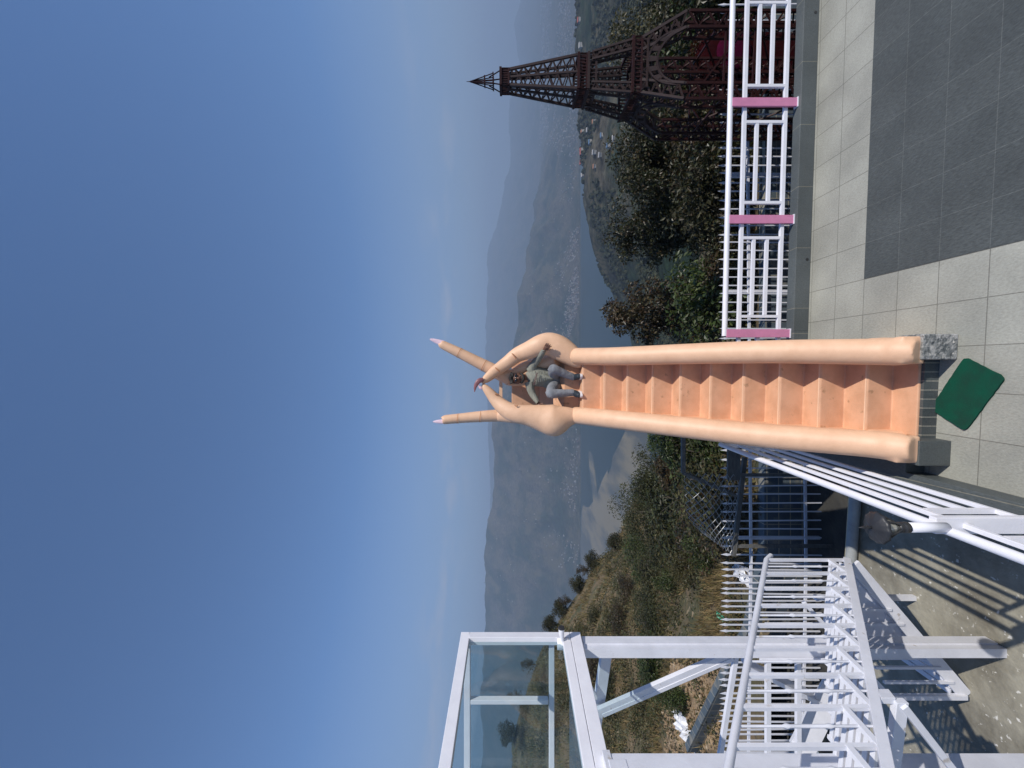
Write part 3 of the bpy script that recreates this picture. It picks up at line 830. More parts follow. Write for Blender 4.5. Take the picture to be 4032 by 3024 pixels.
# folds
for k_ in range(9):
    y0 = q(600 + 38 * k_, 800 + 12 * k_, 6.52) ; y1 = q(640 + 40 * k_, 1010 - 6 * k_, 6.52)
    mb.tube([y0 + Vector((0, -.118, 0)), lerp(y0, y1, .5) + Vector((0, -.131, -.02)), y1 + Vector((0, -.112, 0))], [.008, .017, .008], 8)
for a_, b_ in ((sh_l, el_l), (el_l, wr_l), (sh_r, el_r), (el_r, wr_r)):
    for k_ in range(5):
        c = lerp(a_, b_, .2 + .16 * k_); d_ = (b_ - a_).normalized(); n_ = d_.cross(Vector((0, 1, 0))).normalized()
        mb.tube([c + n_ * .04 + Vector((0, -.03, 0)), c + Vector((0, -.052, 0)) + d_ * .015, c - n_ * .04 + Vector((0, -.03, 0)) + d_ * .03], [.006, .012, .006], 8)
shirt = mb.fuse("sweatshirt", M['shirt'], PN, .009, 2)
mb = MB()          # faded illegible script across the chest
rr = random.Random(3)
a_, b_ = q(655, 820, 6.345), q(600, 1050, 6.36)
pp = []
for i in range(60):
    t_ = i / 59
    c = lerp(a_, b_, t_) + Vector((0, -.030 * math.sin(t_ * math.pi), 0))
    pp.append(c + Vector((.004 * math.sin(i * 1.1), 0, .016 * math.sin(i * 1.57))))
mb.tube(pp, .0035, 5); mb.build("chest_print", M['print'], shirt, True)
# jeans
mb = MB()
mb.ball(q(985, 955, 6.56), (.165, .13, .115), 18)
for h_, k_, a_ in ((hip_l, kn_l, an_l), (hip_r, kn_r, an_r)):
    limb(mb, [(h_, .105), (lerp(h_, k_, .5) + Vector((0, 0, .01)), .095), (lerp(h_, k_, .92), .078), (k_ + Vector((0, -.005, -.015)), .074), (lerp(k_, a_, .3), .070), (lerp(k_, a_, .65), .060), (lerp(k_, a_, .9), .056), (a_, .052)], 6, 18)
    for j in range(5):
        c = lerp(k_, a_, .66 + .075 * j)
        mb.tube([c + Vector((.055, -.005, .012)), c + Vector((0, -.056, -.004)), c + Vector((-.052, -.005, .010))], [.006, .011, .006], 8)
    for j in range(4):
        c = lerp(h_, k_, .45 + .14 * j)
        mb.tube([c + Vector((.07, -.01, .05)), c + Vector((0, -.03, .09)), c + Vector((-.06, -.02, .04))], [.006, .010, .006], 8)
mb.fuse("jeans", M['jeans'], PN, .009, 2)
def shoe(a_, sx):
    heel = Vector((a_.x, a_.y + .045, 2.933)); toe = Vector((a_.x + sx, a_.y - .165, 2.933))
    mb = MB()
    P, Q = smooth_path([(heel + Vector((0, 0, .055)), .036), (lerp(heel, toe, .3) + Vector((0, 0, .072)), .050), (lerp(heel, toe, .62) + Vector((0, 0, .052)), .048), (lerp(heel, toe, .9) + Vector((0, 0, .038)), .038), (toe + Vector((0, 0, .034)), .026)], 5)
    mb.tube(P, Q, 16)
    mb.tube([a_ + Vector((0, .01, .03)), lerp(heel, toe, .2) + Vector((0, 0, .07))], [.045, .05], 14)
    o = mb.fuse("shoe", M['shoe'], PN, .008, 2)
    mb = MB()
    d_ = (toe - heel).normalized(); n_ = Vector((d_.y, -d_.x, 0)); ring = []
    for i in range(24):
        an = 2 * math.pi * i / 24; t_ = .5 - .5 * math.cos(an)
        wd = .046 * math.sin(an) * (1.0 if t_ < .5 else 1.05)
        ring.append(lerp(heel, toe, t_) + d_ * (.02 * -math.cos(an)) + n_ * wd + Vector((0, 0, -.008)))
    mb.prism(ring, (0, 0, .034)); mb.build("sole", M['sole'], o)
shoe(an_l, .02); shoe(an_r, -.045)

# ------------------------------------------------------------------ mat on the floor
cs = [on(3800, 1404, .012), on(3961, 1486, .012), on(3802, 1699, .012), on(3664, 1609, .012)]
cen = sum(cs, Vector()) / 4
ring = []
for i in range(4):
    p, a, b = cs[i], cs[i - 1], cs[(i + 1) % 4]
    da = (a - p).normalized(); db = (b - p).normalized(); r_ = .045
    for k_ in range(6):
        t_ = k_ / 5
        ring.append((p + da * r_) * (1 - t_) ** 2 + p * 2 * t_ * (1 - t_) + (p + db * r_) * t_ ** 2)
full = []
for i in range(len(ring)):
    a, b = ring[i], ring[(i + 1) % len(ring)]
    n_ = max(1, int((b - a).length / .03))
    for k_ in range(n_):
        c = lerp(a, b, k_ / n_); full.append(c + (c - cen).normalized() * random.uniform(-.003, .003))
full = [Vector((p.x, p.y, .005)) for p in full]
nr = Vector(); 
mb = MB(); mb.prism(full if (full[1] - full[0]).cross(full[2] - full[1]).z > 0 else full[::-1], (0, 0, .014))
ring2 = [cen.xy.to_3d() + (p - cen.xy.to_3d()) * .985 for p in full]
for p in mb.v[len(full):]:
    pass
tag(mb.build("floor_mat", M['mat'], None), "dark green rectangular floor mat lying askew before the stairway", "mat")

# ------------------------------------------------------------------ right railing: white bars, pink posts
ZR = dict(top=1.083, up=.88, m1=.71, m2=.53, low=.334)
RL = thing("railing", "white railing with flat pink posts along the right kerb", "railing", T(2, 5.5, .2))
tr_ = 5.50
mb = MB(); mb.tube([T(.40, tr_, ZR['top']), T(6.4, tr_, ZR['top'])], .034, 14); mb.build("handrail", M['white'], RL, True)
mb = MB(); mb.bar(T(-1.09, tr_ + .02, ZR['up']), T(6.4, tr_ + .02, ZR['up']), .04, .05); mb.build("upper_rail", M['white'], RL, bevel=.004)
mb = MB(); mb.bar(T(-1.09, tr_ + .02, ZR['low']), T(6.4, tr_ + .02, ZR['low']), .04, .05); mb.build("lower_rail", M['white'], RL, bevel=.004)
mb = MB(); mb.bar(T(-1.09, tr_ + .02, .62), T(.40, tr_ + .02, .62), .04, .05); mb.build("middle_rail", M['white'], RL, bevel=.004)
posts = [.436, 1.966, 3.497, 5.03, 6.35]
for i, s in enumerate(posts):
    mb = MB(); mb.box((s - .056, tr_ - .035, .205), (s + .056, tr_ - .004, ZR['top'] - .012), T); mb.build("post", M['pink'], RL, bevel=.004)
    mb = MB(); mb.box((s - .064, tr_ - .045, .2), (s + .064, tr_ + .03, .212), T); mb.build("post_foot", M['white'], RL)
    if i + 1 < len(posts):
        a, b = s + .235, posts[i + 1] - .235
        for x_ in (a, b):
            mb = MB(); mb.bar(T(x_, tr_ + .02, ZR['low'] + .024), T(x_, tr_ + .02, ZR['up'] - .024), .04, .036, up=ES); mb.build("upright", M['white'], RL)
        for z_ in (ZR['m1'], ZR['m2']):
            mb = MB(); mb.bar(T(a + .021, tr_ + .02, z_), T(b - .021, tr_ + .02, z_), .034, .042); mb.build("infill_bar", M['white'], RL)

# ------------------------------------------------------------------ left railing
LL = thing("railing", "white railing on the slate ledge with a lantern on its post", "railing", T(-1.1, 4, .19))
sl_ = -1.105
mb = MB(); mb.tube([T(sl_, 5.53, ZR['top']), T(sl_, -.6, ZR['top'])], .031, 16); mb.build("handrail", M['white'], LL, True)
for nm, z_ in (("upper_rail", ZR['up']), ("lower_rail", ZR['low'])):
    mb = MB(); mb.bar(T(sl_, 5.46, z_), T(sl_, -.6, z_), .034, .036); mb.build(nm, M['white'], LL, bevel=.004)
lp = [5.46, 2.72, .1]
for i, t_ in enumerate(lp):
    if i == 0:
        mb = MB(); mb.bar(T(sl_, t_, .19), T(sl_, t_, ZR['top']), .06, .05, up=ES)
    else:
        mb = MB(); mb.bar(T(sl_, t_, .19), T(sl_, t_, ZR['top']), .115, .05, up=ET)
    mb.build("post", M['white'], LL, bevel=.004)
    if i + 1 < len(lp):
        a, b = t_ - .24, lp[i + 1] + .26
        for x_ in (a, b):
            mb = MB(); mb.bar(T(sl_, x_, ZR['low'] + .018), T(sl_, x_, ZR['up'] - .018), .036, .036, up=ES); mb.build("upright", M['white'], LL)
        for z_ in (ZR['m1'], ZR['m2']):
            mb = MB(); mb.bar(T(sl_, a - .024, z_), T(sl_, b + .024, z_), .030, .032); mb.build("infill_bar", M['white'], LL)
mb = MB(); mb.bar(T(sl_, 5.2, .19), T(sl_, -.6, .19), .05, .012)
# lantern
lc = at(3600, 2066, 2.66); lc.z = 1.10; lc.x = -.957
LA = thing("lantern", "black lantern with ribbed cap and finial on a white stub of the railing", "lamp", lc)
mb = MB(); mb.lathe(lc, [(.032, .0), (.032, .266)], 18); mb.build("stub", M['white'], LA, True)
mb = MB(); mb.lathe(lc + Vector((0, 0, .262)), [(.036, 0), (.036, .035), (.028, .04), (.036, .055), (.034, .068), (.02, .075)], 18); mb.build("collar", M['black'], LA, True)
mb = MB(); mb.lathe(lc + Vector((0, 0, .334)), [(.026, 0), (.050, .05), (.064, .10), (.066, .126)], 18); mb.build("glass_globe", M['glass_bulb'], LA, True)
for i in range(6):
    an = i * math.pi / 3 + .3
    dd = Vector((math.cos(an), math.sin(an), 0))
    mb = MB(); mb.tube([lc + dd * .030 + Vector((0, 0, .334)), lc + dd * .060 + Vector((0, 0, .384)), lc + dd * .076 + Vector((0, 0, .434)), lc + dd * .080 + Vector((0, 0, .464))], .007, 8)
    mb.build("cage_rib", M['black'], LA, True)
mb = MB(); n_ = 48; pr = [(.098, .460), (.104, .463), (.088, .476), (.056, .492), (.024, .503), (.012, .506)]
vs = []; fs = []
for r_, z_ in pr:
    for k_ in range(n_):
        an = 2 * math.pi * k_ / n_; rr_ = r_ * (1 + .03 * math.cos(an * 12))
        vs.append(lc + Vector((rr_ * math.cos(an), rr_ * math.sin(an), z_)))
for i in range(len(pr) - 1):
    for k_ in range(n_):
        a = i * n_ + k_; b = i * n_ + (k_ + 1) % n_; fs.append((a, b, b + n_, a + n_))
fs.append(tuple(range(n_ - 1, -1, -1))); fs.append(tuple(range((len(pr) - 1) * n_, len(pr) * n_)))
mb.add(vs, fs); cap = mb.build("cap", M['black'], LA, True)
mb = MB(); mb.lathe(lc + Vector((0, 0, .504)), [(.012, 0), (.008, .012), (.013, .022), (.006, .032), (.010, .045), (.001, .085)], 12); mb.build("finial", M['black'], cap, True)

# ------------------------------------------------------------------ picket fence
PF = thing("picket_fence", "white spear-topped picket fence on the lower yard behind the railings", "fence", (0, 8.7, -2.8))
path = [Vector((9.0, 8.85, 0)), Vector((-3.9, 8.68, 0)), Vector((-9.5, 8.80, 0))]
mb = MB(); h_ = 1.99
prof_ = [(-.012, -.012), (.012, -.012), (.012, .012), (-.012, .012)]
mb.prism([(x_, y_, 0) for x_, y_ in prof_], (0, 0, h_))
mb.add([(-.012, -.012, h_), (.012, -.012, h_), (.012, .012, h_), (-.012, .012, h_), (-.024, -.014, h_ + .07), (.024, -.014, h_ + .07), (.024, .014, h_ + .07), (-.024, .014, h_ + .07), (0, 0, h_ + .21)],
       [(0, 1, 5, 4), (1, 2, 6, 5), (2, 3, 7, 6), (3, 0, 4, 7), (4, 5, 8), (5, 6, 8), (6, 7, 8), (7, 4, 8)])
pk = mb.build("picket", M['white_steel'])
pk.parent = PF
first = True
dist = 0; spots = []
for a, b in zip(path, path[1:]):
    L_ = (b - a).length; d_ = (b - a) / L_
    sp_ = .190 if a.x > 0 else .135
    t_ = dist
    while t_ < L_:
        spots.append((a + d_ * t_, math.atan2(d_.y, d_.x))); t_ += sp_
    dist = t_ - L_
spots = [s_ for s_ in spots if -9.4 < s_[0].x < 8.9]
rr = random.Random(5)
extra_spots = []
for i, (p, an) in enumerate(spots):
    if i >= 100: extra_spots.append((p, an)); continue
    o = pk if first else pk.copy()
    if not first: C.objects.link(o)
    first = False
    o.parent = PF
    o.location = p + Vector((0, 0, .06)) - Vector((0, 8.7, 0)) + Vector((0, 0, rr.uniform(-.015, .015)))
    o.rotation_euler = (rr.uniform(-.01, .01), rr.uniform(-.012, .012), an)
mb = MB()
src = pk.data
for p, an in extra_spots:
    mt = Matrix.Translation(p + Vector((0, 0, -2.74))) @ Matrix.Rotation(an, 4, 'Z')
    mb.add([mt @ v.co for v in src.vertices], [tuple(f.vertices) for f in src.polygons])
if extra_spots: tag(mb.build("far_picket", M['white_steel'], PF), kind='stuff')
for z_ in (-2.42, -1.22):
    for a, b in zip(path, path[1:]):
        mb = MB(); mb.bar(a + Vector((0, .03, z_)), b + Vector((0, .03, z_)), .03, .055); mb.build("fence_rail", M['white_steel'], PF)
for x_ in (7.2, 4.6, 2.05, -.75, -3.4):
    mb = MB(); mb.box((x_ - .03, 8.79, -2.8), (x_ + .03, 8.85, -.75)); mb.build("fence_post", M['white_steel'], PF)

# ------------------------------------------------------------------ lattice tower
D = 6.9
TW = thing("lattice_tower", "brown four-legged lattice tower with arches, platforms and spire behind the right railing", "tower", (.819 * D, 1.08 * D, -2.8))
e1 = Vector((.9945, -.104, 0)); e2 = Vector((.104, .9945, 0)); tcn_ = Vector((.819 * D, 1.08 * D, 0)); HB = .69
def tw(a, b, z): return tcn_ + e1 * a + e2 * b + Vector((0, 0, z))
def lattice(p0, p1, q0, q1, n, wch, wdi, mbx, xx=False):
    """flat lattice between two chords p0-p1 and q0-q1"""
    for i in range(n):
        a0 = lerp(p0, p1, i / n); a1 = lerp(p0, p1, (i + 1) / n); b0 = lerp(q0, q1, i / n); b1 = lerp(q0, q1, (i + 1) / n)
        if xx:
            mbx.bar(a0, b1, wdi, wdi); mbx.bar(b0, a1, wdi * .95, wdi * .95)
        else:
            md = lerp(b0, b1, .5)
            mbx.bar(a0, md, wdi, wdi); mbx.bar(md, a1, wdi, wdi)
def legs(z0, h0, w0, z1, h1, w1, n, chord, diag, name, m_):
    for sx in (-1, 1):
        for sy in (-1, 1):
            c0 = []; c1 = []
            for ix, iy in ((0, 0), (1, 0), (1, 1), (0, 1)):
                c0.append(tw(sx * (h0 - ix * w0), sy * (h0 - iy * w0), z0)); c1.append(tw(sx * (h1 - ix * w1), sy * (h1 - iy * w1), z1))
            mb = MB()
            for a, b in zip(c0, c1): mb.bar(a, b, chord, chord, up=e2)
            for i in range(4):
                j = (i + 1) % 4
                lattice(c0[i], c1[i], c0[j], c1[j], n, chord, diag, mb)
            mb.build(name, m_, TW)
ZBd, ZP1, ZP2, ZTp = 1.04, 1.80, 2.725, 4.13
legs(-2.8, HB, .25, ZBd - .02, HB, .25, 12, .042, .026, "base_leg", M['tower_red'])
legs(ZBd + .02, HB, .25, ZP1 - .06, HB * .64, .20, 4, .042, .026, "leg", M['tower'])
legs(ZP1 + .07, HB * .63, .155, ZP2 - .16, HB * .45, .12, 5, .034, .020, "upper_leg", M['tower'])
def frame_ring(z, h, w, mbx):
    cs_ = [tw(-h, -h, z), tw(h, -h, z), tw(h, h, z), tw(-h, h, z)]
    for i in range(4):
        mbx.bar(cs_[i], cs_[(i + 1) % 4], w, w)
def platform(z0, z1, h, n, m_, nm):
    mb = MB()
    frame_ring(z0, h, .035, mb); frame_ring(z1, h + .008, .042, mb)
    for i in range(4):
        for k_ in range(n + 1):
            t_ = -h + 2 * h * k_ / n
            a = [(t_, -h), (h, t_), (-t_, h), (-h, -t_)][i]
            mb.bar(tw(a[0], a[1], z0), tw(a[0], a[1], z1), .020, .020, up=e2)
    mb.build(nm, m_, TW)
    return
platform(ZP1 - .075, ZP1 + .075, HB * .66, 14, M['tower_red'], "platform")
platform(ZP2 - .07, ZP2 + .08, HB * .425, 11, M['tower_red'], "platform")
platform(ZP2 - .235, ZP2 - .10, HB * .432, 9, M['tower'], "platform")
platform(ZTp - .07, ZTp + .08, HB * .205, 7, M['tower_red'], "platform")
mb = MB()
h0, h1 = HB * .405, HB * .19
cs0 = [tw(-h0, -h0, ZP2 + .1), tw(h0, -h0, ZP2 + .1), tw(h0, h0, ZP2 + .1), tw(-h0, h0, ZP2 + .1)]
cs1 = [tw(-h1, -h1, ZTp - .08), tw(h1, -h1, ZTp - .08), tw(h1, h1, ZTp - .08), tw(-h1, h1, ZTp - .08)]
for i in range(4):
    j = (i + 1) % 4
    mb.bar(cs0[i], cs1[i], .040, .040, up=e2)
    m0 = lerp(cs0[i], cs0[j], .5); m1 = lerp(cs1[i], cs1[j], .5)
    mb.bar(m0, m1, .034, .034, up=e2)
    lattice(m0, m1, cs0[i], cs1[i], 7, .03, .020, mb); lattice(m0, m1, cs0[j], cs1[j], 7, .03, .020, mb)
mb.build("shaft", M['tower'], TW)
mb = MB()
for sx in (-1, 1):
    for sy in (-1, 1):
        mb.bar(tw(sx * h1 * .9, sy * h1 * .9, ZTp + .09), tw(sx * .045, sy * .045, ZTp + .30), .018, .018)
        mb.bar(tw(sx * .09, sy * .09, ZTp + .22), tw(0, 0, ZTp + .66), .015, .015)
        mb.bar(tw(sx * .045, sy * .045, ZTp + .22), tw(sx * .01, sy * .01, ZTp + .6), .012, .012)
frame_ring(ZTp + .22, .10, .022, mb); frame_ring(ZTp + .38, .065, .022, mb)
mb.tube([tw(0, 0, ZTp + .45), tw(0, 0, ZTp + .72)], [.016, .004], 8)
mb.build("spire", M['tower_red'], TW)
# arches between the legs
for i in range(4):
    ax, ay = [(e1, -e2), (e2, e1), (-e1, e2), (-e2, -e1)][i]
    mb = MB(); n_ = 16; ins = []; outs = []
    for k_ in range(n_ + 1):
        an = math.pi * k_ / n_
        zf = math.sin(an) ** .8
        xin = -(HB - .25) * math.cos(an) * (1.0 - .12 * zf); zin = ZBd - .02 + .47 * zf
        xo = -(HB - .25) * math.cos(an) * 1.0; zo = ZBd + .0 + .60 * zf
        dep = HB - (HB - HB * .66) * max(0, (zin - ZBd)) / (ZP1 - ZBd)
        ins.append(tcn_ + ax * xin + ay * dep + Vector((0, 0, zin))); outs.append(tcn_ + ax * xo + ay * (dep - .02) + Vector((0, 0, zo)))
    for k_ in range(n_):
        mb.bar(ins[k_], ins[k_ + 1], .032, .032, up=ay); mb.bar(outs[k_], outs[k_ + 1], .026, .026, up=ay)
        if k_ % 2 == 0: mb.hexa([ins[k_] - ay * .008, ins[k_ + 1] - ay * .008, ins[k_ + 1] + ay * .008, ins[k_] + ay * .008, outs[k_] - ay * .008, outs[k_ + 1] - ay * .008, outs[k_ + 1] + ay * .008, outs[k_] + ay * .008])
    dep = HB * .74; zz = ZP1 - .16
    mb.bar(tcn_ + ax * -.40 + ay * dep + Vector((0, 0, zz)), tcn_ + ax * .40 + ay * dep + Vector((0, 0, zz)), .030, .030)
    for k_ in range(6):
        t_ = -.36 + .72 * k_ / 5
        mb.bar(tcn_ + ax * t_ + ay * dep + Vector((0, 0, zz)), tcn_ + ax * (t_ + (.07 if k_ % 2 else -.07)) + ay * HB * .68 + Vector((0, 0, ZP1 - .07)), .020, .020)
    mb.build("arch", M['tower'], TW)
for i in range(4):
    a = [(-1, -1), (1, -1), (1, 1), (-1, 1)][i]; b = [(1, -1), (1, 1), (-1, 1), (-1, -1)][i]; hh = HB - .02
    mb = MB()
    for z0_, z1_ in ((.92, -.10), (-.14, -1.2)):
        mb.bar(tw(a[0] * hh, a[1] * hh, z0_), tw(b[0] * hh, b[1] * hh, z1_), .026, .026)
    for zz in (.38, -.12):
        mb.bar(tw(a[0] * hh, a[1] * hh, zz), tw(b[0] * hh, b[1] * hh, zz), .028, .028)
    mb.build("brace", M['tower_red'], TW)

# red heart-like seat back with flower fringe behind the tower
hc = at(2880, 220, 8.15)
HT = thing("padded_seat", "dark red padded seat back with magenta centre and orange fringe beyond the tower legs", "seat", (hc.x, hc.y, -2.8))
mb = MB(); mb.ball(hc + Vector((0, .1, .1)), (.62, .16, .62), 20); mb.box((hc.x - .5, hc.y - .02, -2.8), (hc.x + .5, hc.y + .2, hc.z)); mb.fuse("backrest", M['red'], HT, .04, 4)
mb = MB(); mb.ball(hc + Vector((.02, -.07, -.02)), (.40, .08, .36), 18); mb.build("cushion", M['magenta'], HT, True)
mb = MB(); rr = random.Random(9)
for i in range(700):
    an = rr.uniform(.1, math.pi * .95); r_ = rr.uniform(.58, .74)
    c = hc + Vector((math.cos(an) * r_, rr.uniform(-.02, .2), .1 + math.sin(an) * r_)); d_ = Vector((rr.uniform(-1, 1), rr.uniform(-1, 1), rr.uniform(-.3, 1))).normalized() * .05
    e_ = d_.cross(Vector((rr.random(), rr.random(), rr.random()))).normalized() * .014
    mb.add([c - e_, c + e_, c + d_ + e_ * .3, c + d_ - e_ * .3], [(0, 1, 2, 3)])
mb.build("fringe", M['orange_tinsel'], HT)

# ------------------------------------------------------------------ chain-link panel
CL = thing("chain_link_panel", "sagging chain-link panel on grey beams left of the stairway", "fence", at(2900, 1900, 8.2))
mb = MB()
c00, c01 = at(2692, 1862, 8.0), at(2705, 2110, 8.2)     # top edge
c10, c11 = at(2915, 1868, 8.3), at(2880, 2185, 8.4)     # bottom edge
def mesh_pt(a, b):
    top = lerp(c00, c01, a) + Vector((0, 0, -.25 * max(0, a - .55) ** 2 * 8)); bot = lerp(c10, c11, a)
    return lerp(top, bot, b) + Vector((0, -.22 * math.sin(a * math.pi) * math.sin(b * math.pi) + .02 * math.sin(a * 9 + b * 7), 0))
na, nb = 17, 16
for i in range(na + 1):
    for j in range(nb):
        if (i + j) % 2 == 0:
            a0 = i / na; b0 = j / nb; b1 = (j + 1) / nb
            for di in (-1, 1):
                a1 = (i + di) / na
                if 0 <= a1 <= 1: mb.tube([mesh_pt(a0, b0), mesh_pt(a1, b1)], .0058, 4, cap=False)
mb.build("wire_mesh", M['galv'], CL)
mb = MB(); mb.bar(at(2690, 1690, 8.05), at(2690, 1862, 8.0), .07, .07); mb.bar(at(2690, 1862, 8.0), at(2895, 1950, 8.25), .06, .06); mb.build("steel_frame", M['wood_grey'], CL)
mb = MB(); mb.bar(at(2890, 1650, 8.3), at(2888, 1890, 8.3), .05, .26); mb.build("plank", M['wood_grey'], CL)
mb = MB(); mb.bar(at(2932, 1800, 8.45), at(2888, 2188, 8.45), .07, .085); mb.build("beam", M['wood_grey'], CL)
mb = MB(); mb.bar(at(2875, 1870, 8.32), at(3330, 1870, 8.32), .06, .06); mb.bar(at(2890, 2150, 8.46), at(3320, 2150, 8.46), .06, .06); mb.build("post", M['wood_grey'], CL)

# pipes along the concrete edge
a, b = on(3372, 1905, -1.42), on(3345, 2330, -1.42)
mb = MB(); mb.tube([a, lerp(a, b, .5) + Vector((0, .01, 0)), b + (b - a) * .3], .075, 14); tag(mb.build("drain_pipe", M['pvc'], None, True), "thick grey plastic pipe lying along the edge of the concrete", "pipe")
a, b = on(3352, 1905, -1.40), on(3325, 2330, -1.40)
mb = MB(); mb.tube([a, b + (b - a) * .3], .026, 10); tag(mb.build("thin_pipe", M['cream'], None, True), "thin cream pipe beside the thick grey pipe", "pipe")

# ------------------------------------------------------------------ white steel stair (left)
WS = thing("steel_stair", "white steel stair with slatted treads and railings under the glass gallery", "stair", (-2.7, 4.0, -1.5))
F0 = Vector((-2.145, 4.86, -.10)); F1 = Vector((-2.49, 1.80, 2.16))
ax_ = Vector((F1.x - F0.x, F1.y - F0.y, 0)).normalized()
lf = Vector((-ax_.y, ax_.x, 0));  lf = lf if lf.x < 0 else -lf
WDT = .85
n_st = 11
mb = MB(); mb.tube([F0 + Vector((.01, .10, .88)), F0 + Vector((0, 0, 1.0)), lerp(F0, F1, .5) + Vector((0, 0, 1.0)), F1 + Vector((0, 0, 1.0))], .028, 12)
mb.build("handrail", M['white_steel'], WS, True)
mb = MB(); mb.bar(F0 - ax_ * .02, F1, .04, .072); mb.build("stringer", M['white_steel'], WS, bevel=.004)
mb = MB(); mb.bar(F0 + lf * WDT, lerp(F0, F1, 1.0) + lf * WDT, .05, .10); mb.build("stringer", M['white_steel'], WS, bevel=.004)
hp = lerp(F0, F1, .60)
mb = MB(); mb.hexa([hp + Vector(v) for v in ((-.028, -.06, -.11), (.018, -.06, -.11), (.018, .03, -.14), (-.028, .03, -.14), (-.028, -.06, .0), (.018, -.06, .0), (.018, .03, -.05), (-.028, .03, -.05))]); mb.build("bracket", M['white_steel'], WS, bevel=.004)
mb = MB(); mb.bar(hp + Vector((0, -.06, -.14)), hp + lf * WDT + Vector((0, -.06, -.14)), .05, .09); mb.build("cross_bearer", M['white_steel'], WS, bevel=.004)
mb = MB(); mb.bar(hp + Vector((-.02, -.08, -.14)), Vector((-2.98, 3.0, .62)), .045, .05); mb.build("brace", M['white_steel'], WS, bevel=.004)
def twisted(p0, p1, par):
    P = [p0, lerp(p0, p1, .30), lerp(p0, p1, .33), lerp(p0, p1, .36), lerp(p0, p1, .62), lerp(p0, p1, .65), lerp(p0, p1, .68), p1]
    mb = MB(); mb.tube(P, [.009, .009, .018, .012, .012, .018, .009, .009], 6); mb.build("ornate_bar", M['white_steel'], par, True)
for k_ in range(n_st + 1):
    t_ = k_ / n_st
    p = lerp(F0, F1, t_)
    nx = lerp(F0, F1, min(1, (k_ + 1) / n_st))
    mb = MB(); mb.bar(p + Vector((0, 0, .04)), p + Vector((0, 0, .99)), .029, .029, up=ax_); mb.build("baluster", M['white_steel'], WS)
    if k_ < n_st: twisted(lerp(p, nx, .5) + Vector((0, 0, .04)), lerp(p, nx, .5) + Vector((0, 0, .98)), WS)
    # tread: a carrier bar each side and slats
    if k_ < n_st:
        zt = nx.z + .03
        a = Vector((p.x, p.y, zt)); b = Vector((nx.x, nx.y, zt))
        mb = MB()
        mb.bar(a, b, .036, .04); mb.bar(a + lf * WDT, b + lf * WDT, .036, .04)
        dd = (b - a)
        for j in range(5):
            c = a + dd * (.10 + .2 * j)
            mb.bar(c + lf * .02, c + lf * (WDT - .02), abs(dd.length) * .13, .022)
        mb.build("tread", M['white_steel'], WS)
    # far side railing
    pf = p + lf * WDT
    if k_ % 2 == 0:
        mb = MB(); mb.bar(pf + Vector((0, 0, .04)), pf + Vector((0, 0, .95)), .034, .034, up=ax_); mb.build("baluster", M['white_steel'], WS)
# bottom landing and lower flight going left
mb = MB()
for j in range(4):
    y_ = 4.90 + .07 * j
    mb.box((-3.05, y_, -.14), (-2.20 - (y_ - 4.9) * .6, y_ + .05, -.115))
mb.build("landing", M['white_steel'], WS)
G0 = Vector((-2.20, 4.86, -.16)); G1 = Vector((-3.75, 4.80, -1.46))
for y_ in (0, .68):
    o_ = Vector((0, y_, 0)); mb = MB(); mb.bar(G0 + o_ if y_ == 0 else lerp(G0, G1, .35) + o_, G1 + o_, .035, .15); mb.build("stringer", M['white_steel'], WS, bevel=.004)
for k_ in range(7):
    p = lerp(G0, G1, (k_ + .6) / 7)
    if k_ < 2: continue
    mb = MB()
    for j in range(3): mb.bar(p + Vector((-.07 + .075 * j, .03, .07)), p + Vector((-.07 + .075 * j, .65, .07)), .062, .02)
    mb.build("tread", M['white_steel'], WS)
mb = MB()   # sheet-metal side of the lower flight
mb.prism([Vector((-2.24, 4.90, -.18)), Vector((-3.36, 4.855, -1.12)), Vector((-3.36, 4.855, -.12)), Vector((-2.24, 4.90, -.12))], (0, .015, 0)); mb.build("side_sheet", M['white_steel'], WS)
mb = MB(); mb.bar(G0 + Vector((-.45, -.02, .62)), G1 + Vector((0, -.02, .93)), .04, .04); mb.build("handrail", M['white_steel'], WS)
for k_ in range(7):
    t_ = .34 + .66 * k_ / 6
    p = lerp(G0, G1, t_) + Vector((0, -.02, 0))
    mb = MB(); mb.bar(p + Vector((0, 0, .02)), p + Vector((0, 0, .62 + .31 * (t_ - .3) / .7 * .9)), .028 if k_ < 6 else .05, .028 if k_ < 6 else .05, up=(0, 1, 0)); mb.build("baluster", M['white_steel'], WS)
mb = MB(); mb.box((-2.95, 5.42, -1.5), (-2.89, 5.48, -.14)); mb.build("support_post", M['white_steel'], WS)
# upper guard panel at the end: rails, diagonal plates
for za, zb in ((1.05, 1.05), (.70, .70), (1.40, 1.55)):
    mb = MB(); mb.bar(Vector((-3.02, 4.60, za)), Vector((-4.6, 4.60 + (zb - za), zb)), .045, .05); mb.build("guard_rail", M['white_steel'], WS)
mb = MB(); mb.bar(at(2935, 2613, 4.75), at(3216, 2752, 4.9), .05, .15, up=(0, -1, .3)); mb.bar(at(3216, 2752, 4.9), at(3420, 2830, 5.0), .05, .15, up=(0, -1, .3)); mb.build("diagonal_plate", M['white_steel'], WS)
mb = MB(); mb.bar(at(3290, 2690, 4.95), at(3150, 2960, 4.6), .05, .24, up=(0, 0, 1)); mb.build("diagonal_plate", M['white_steel'], WS)
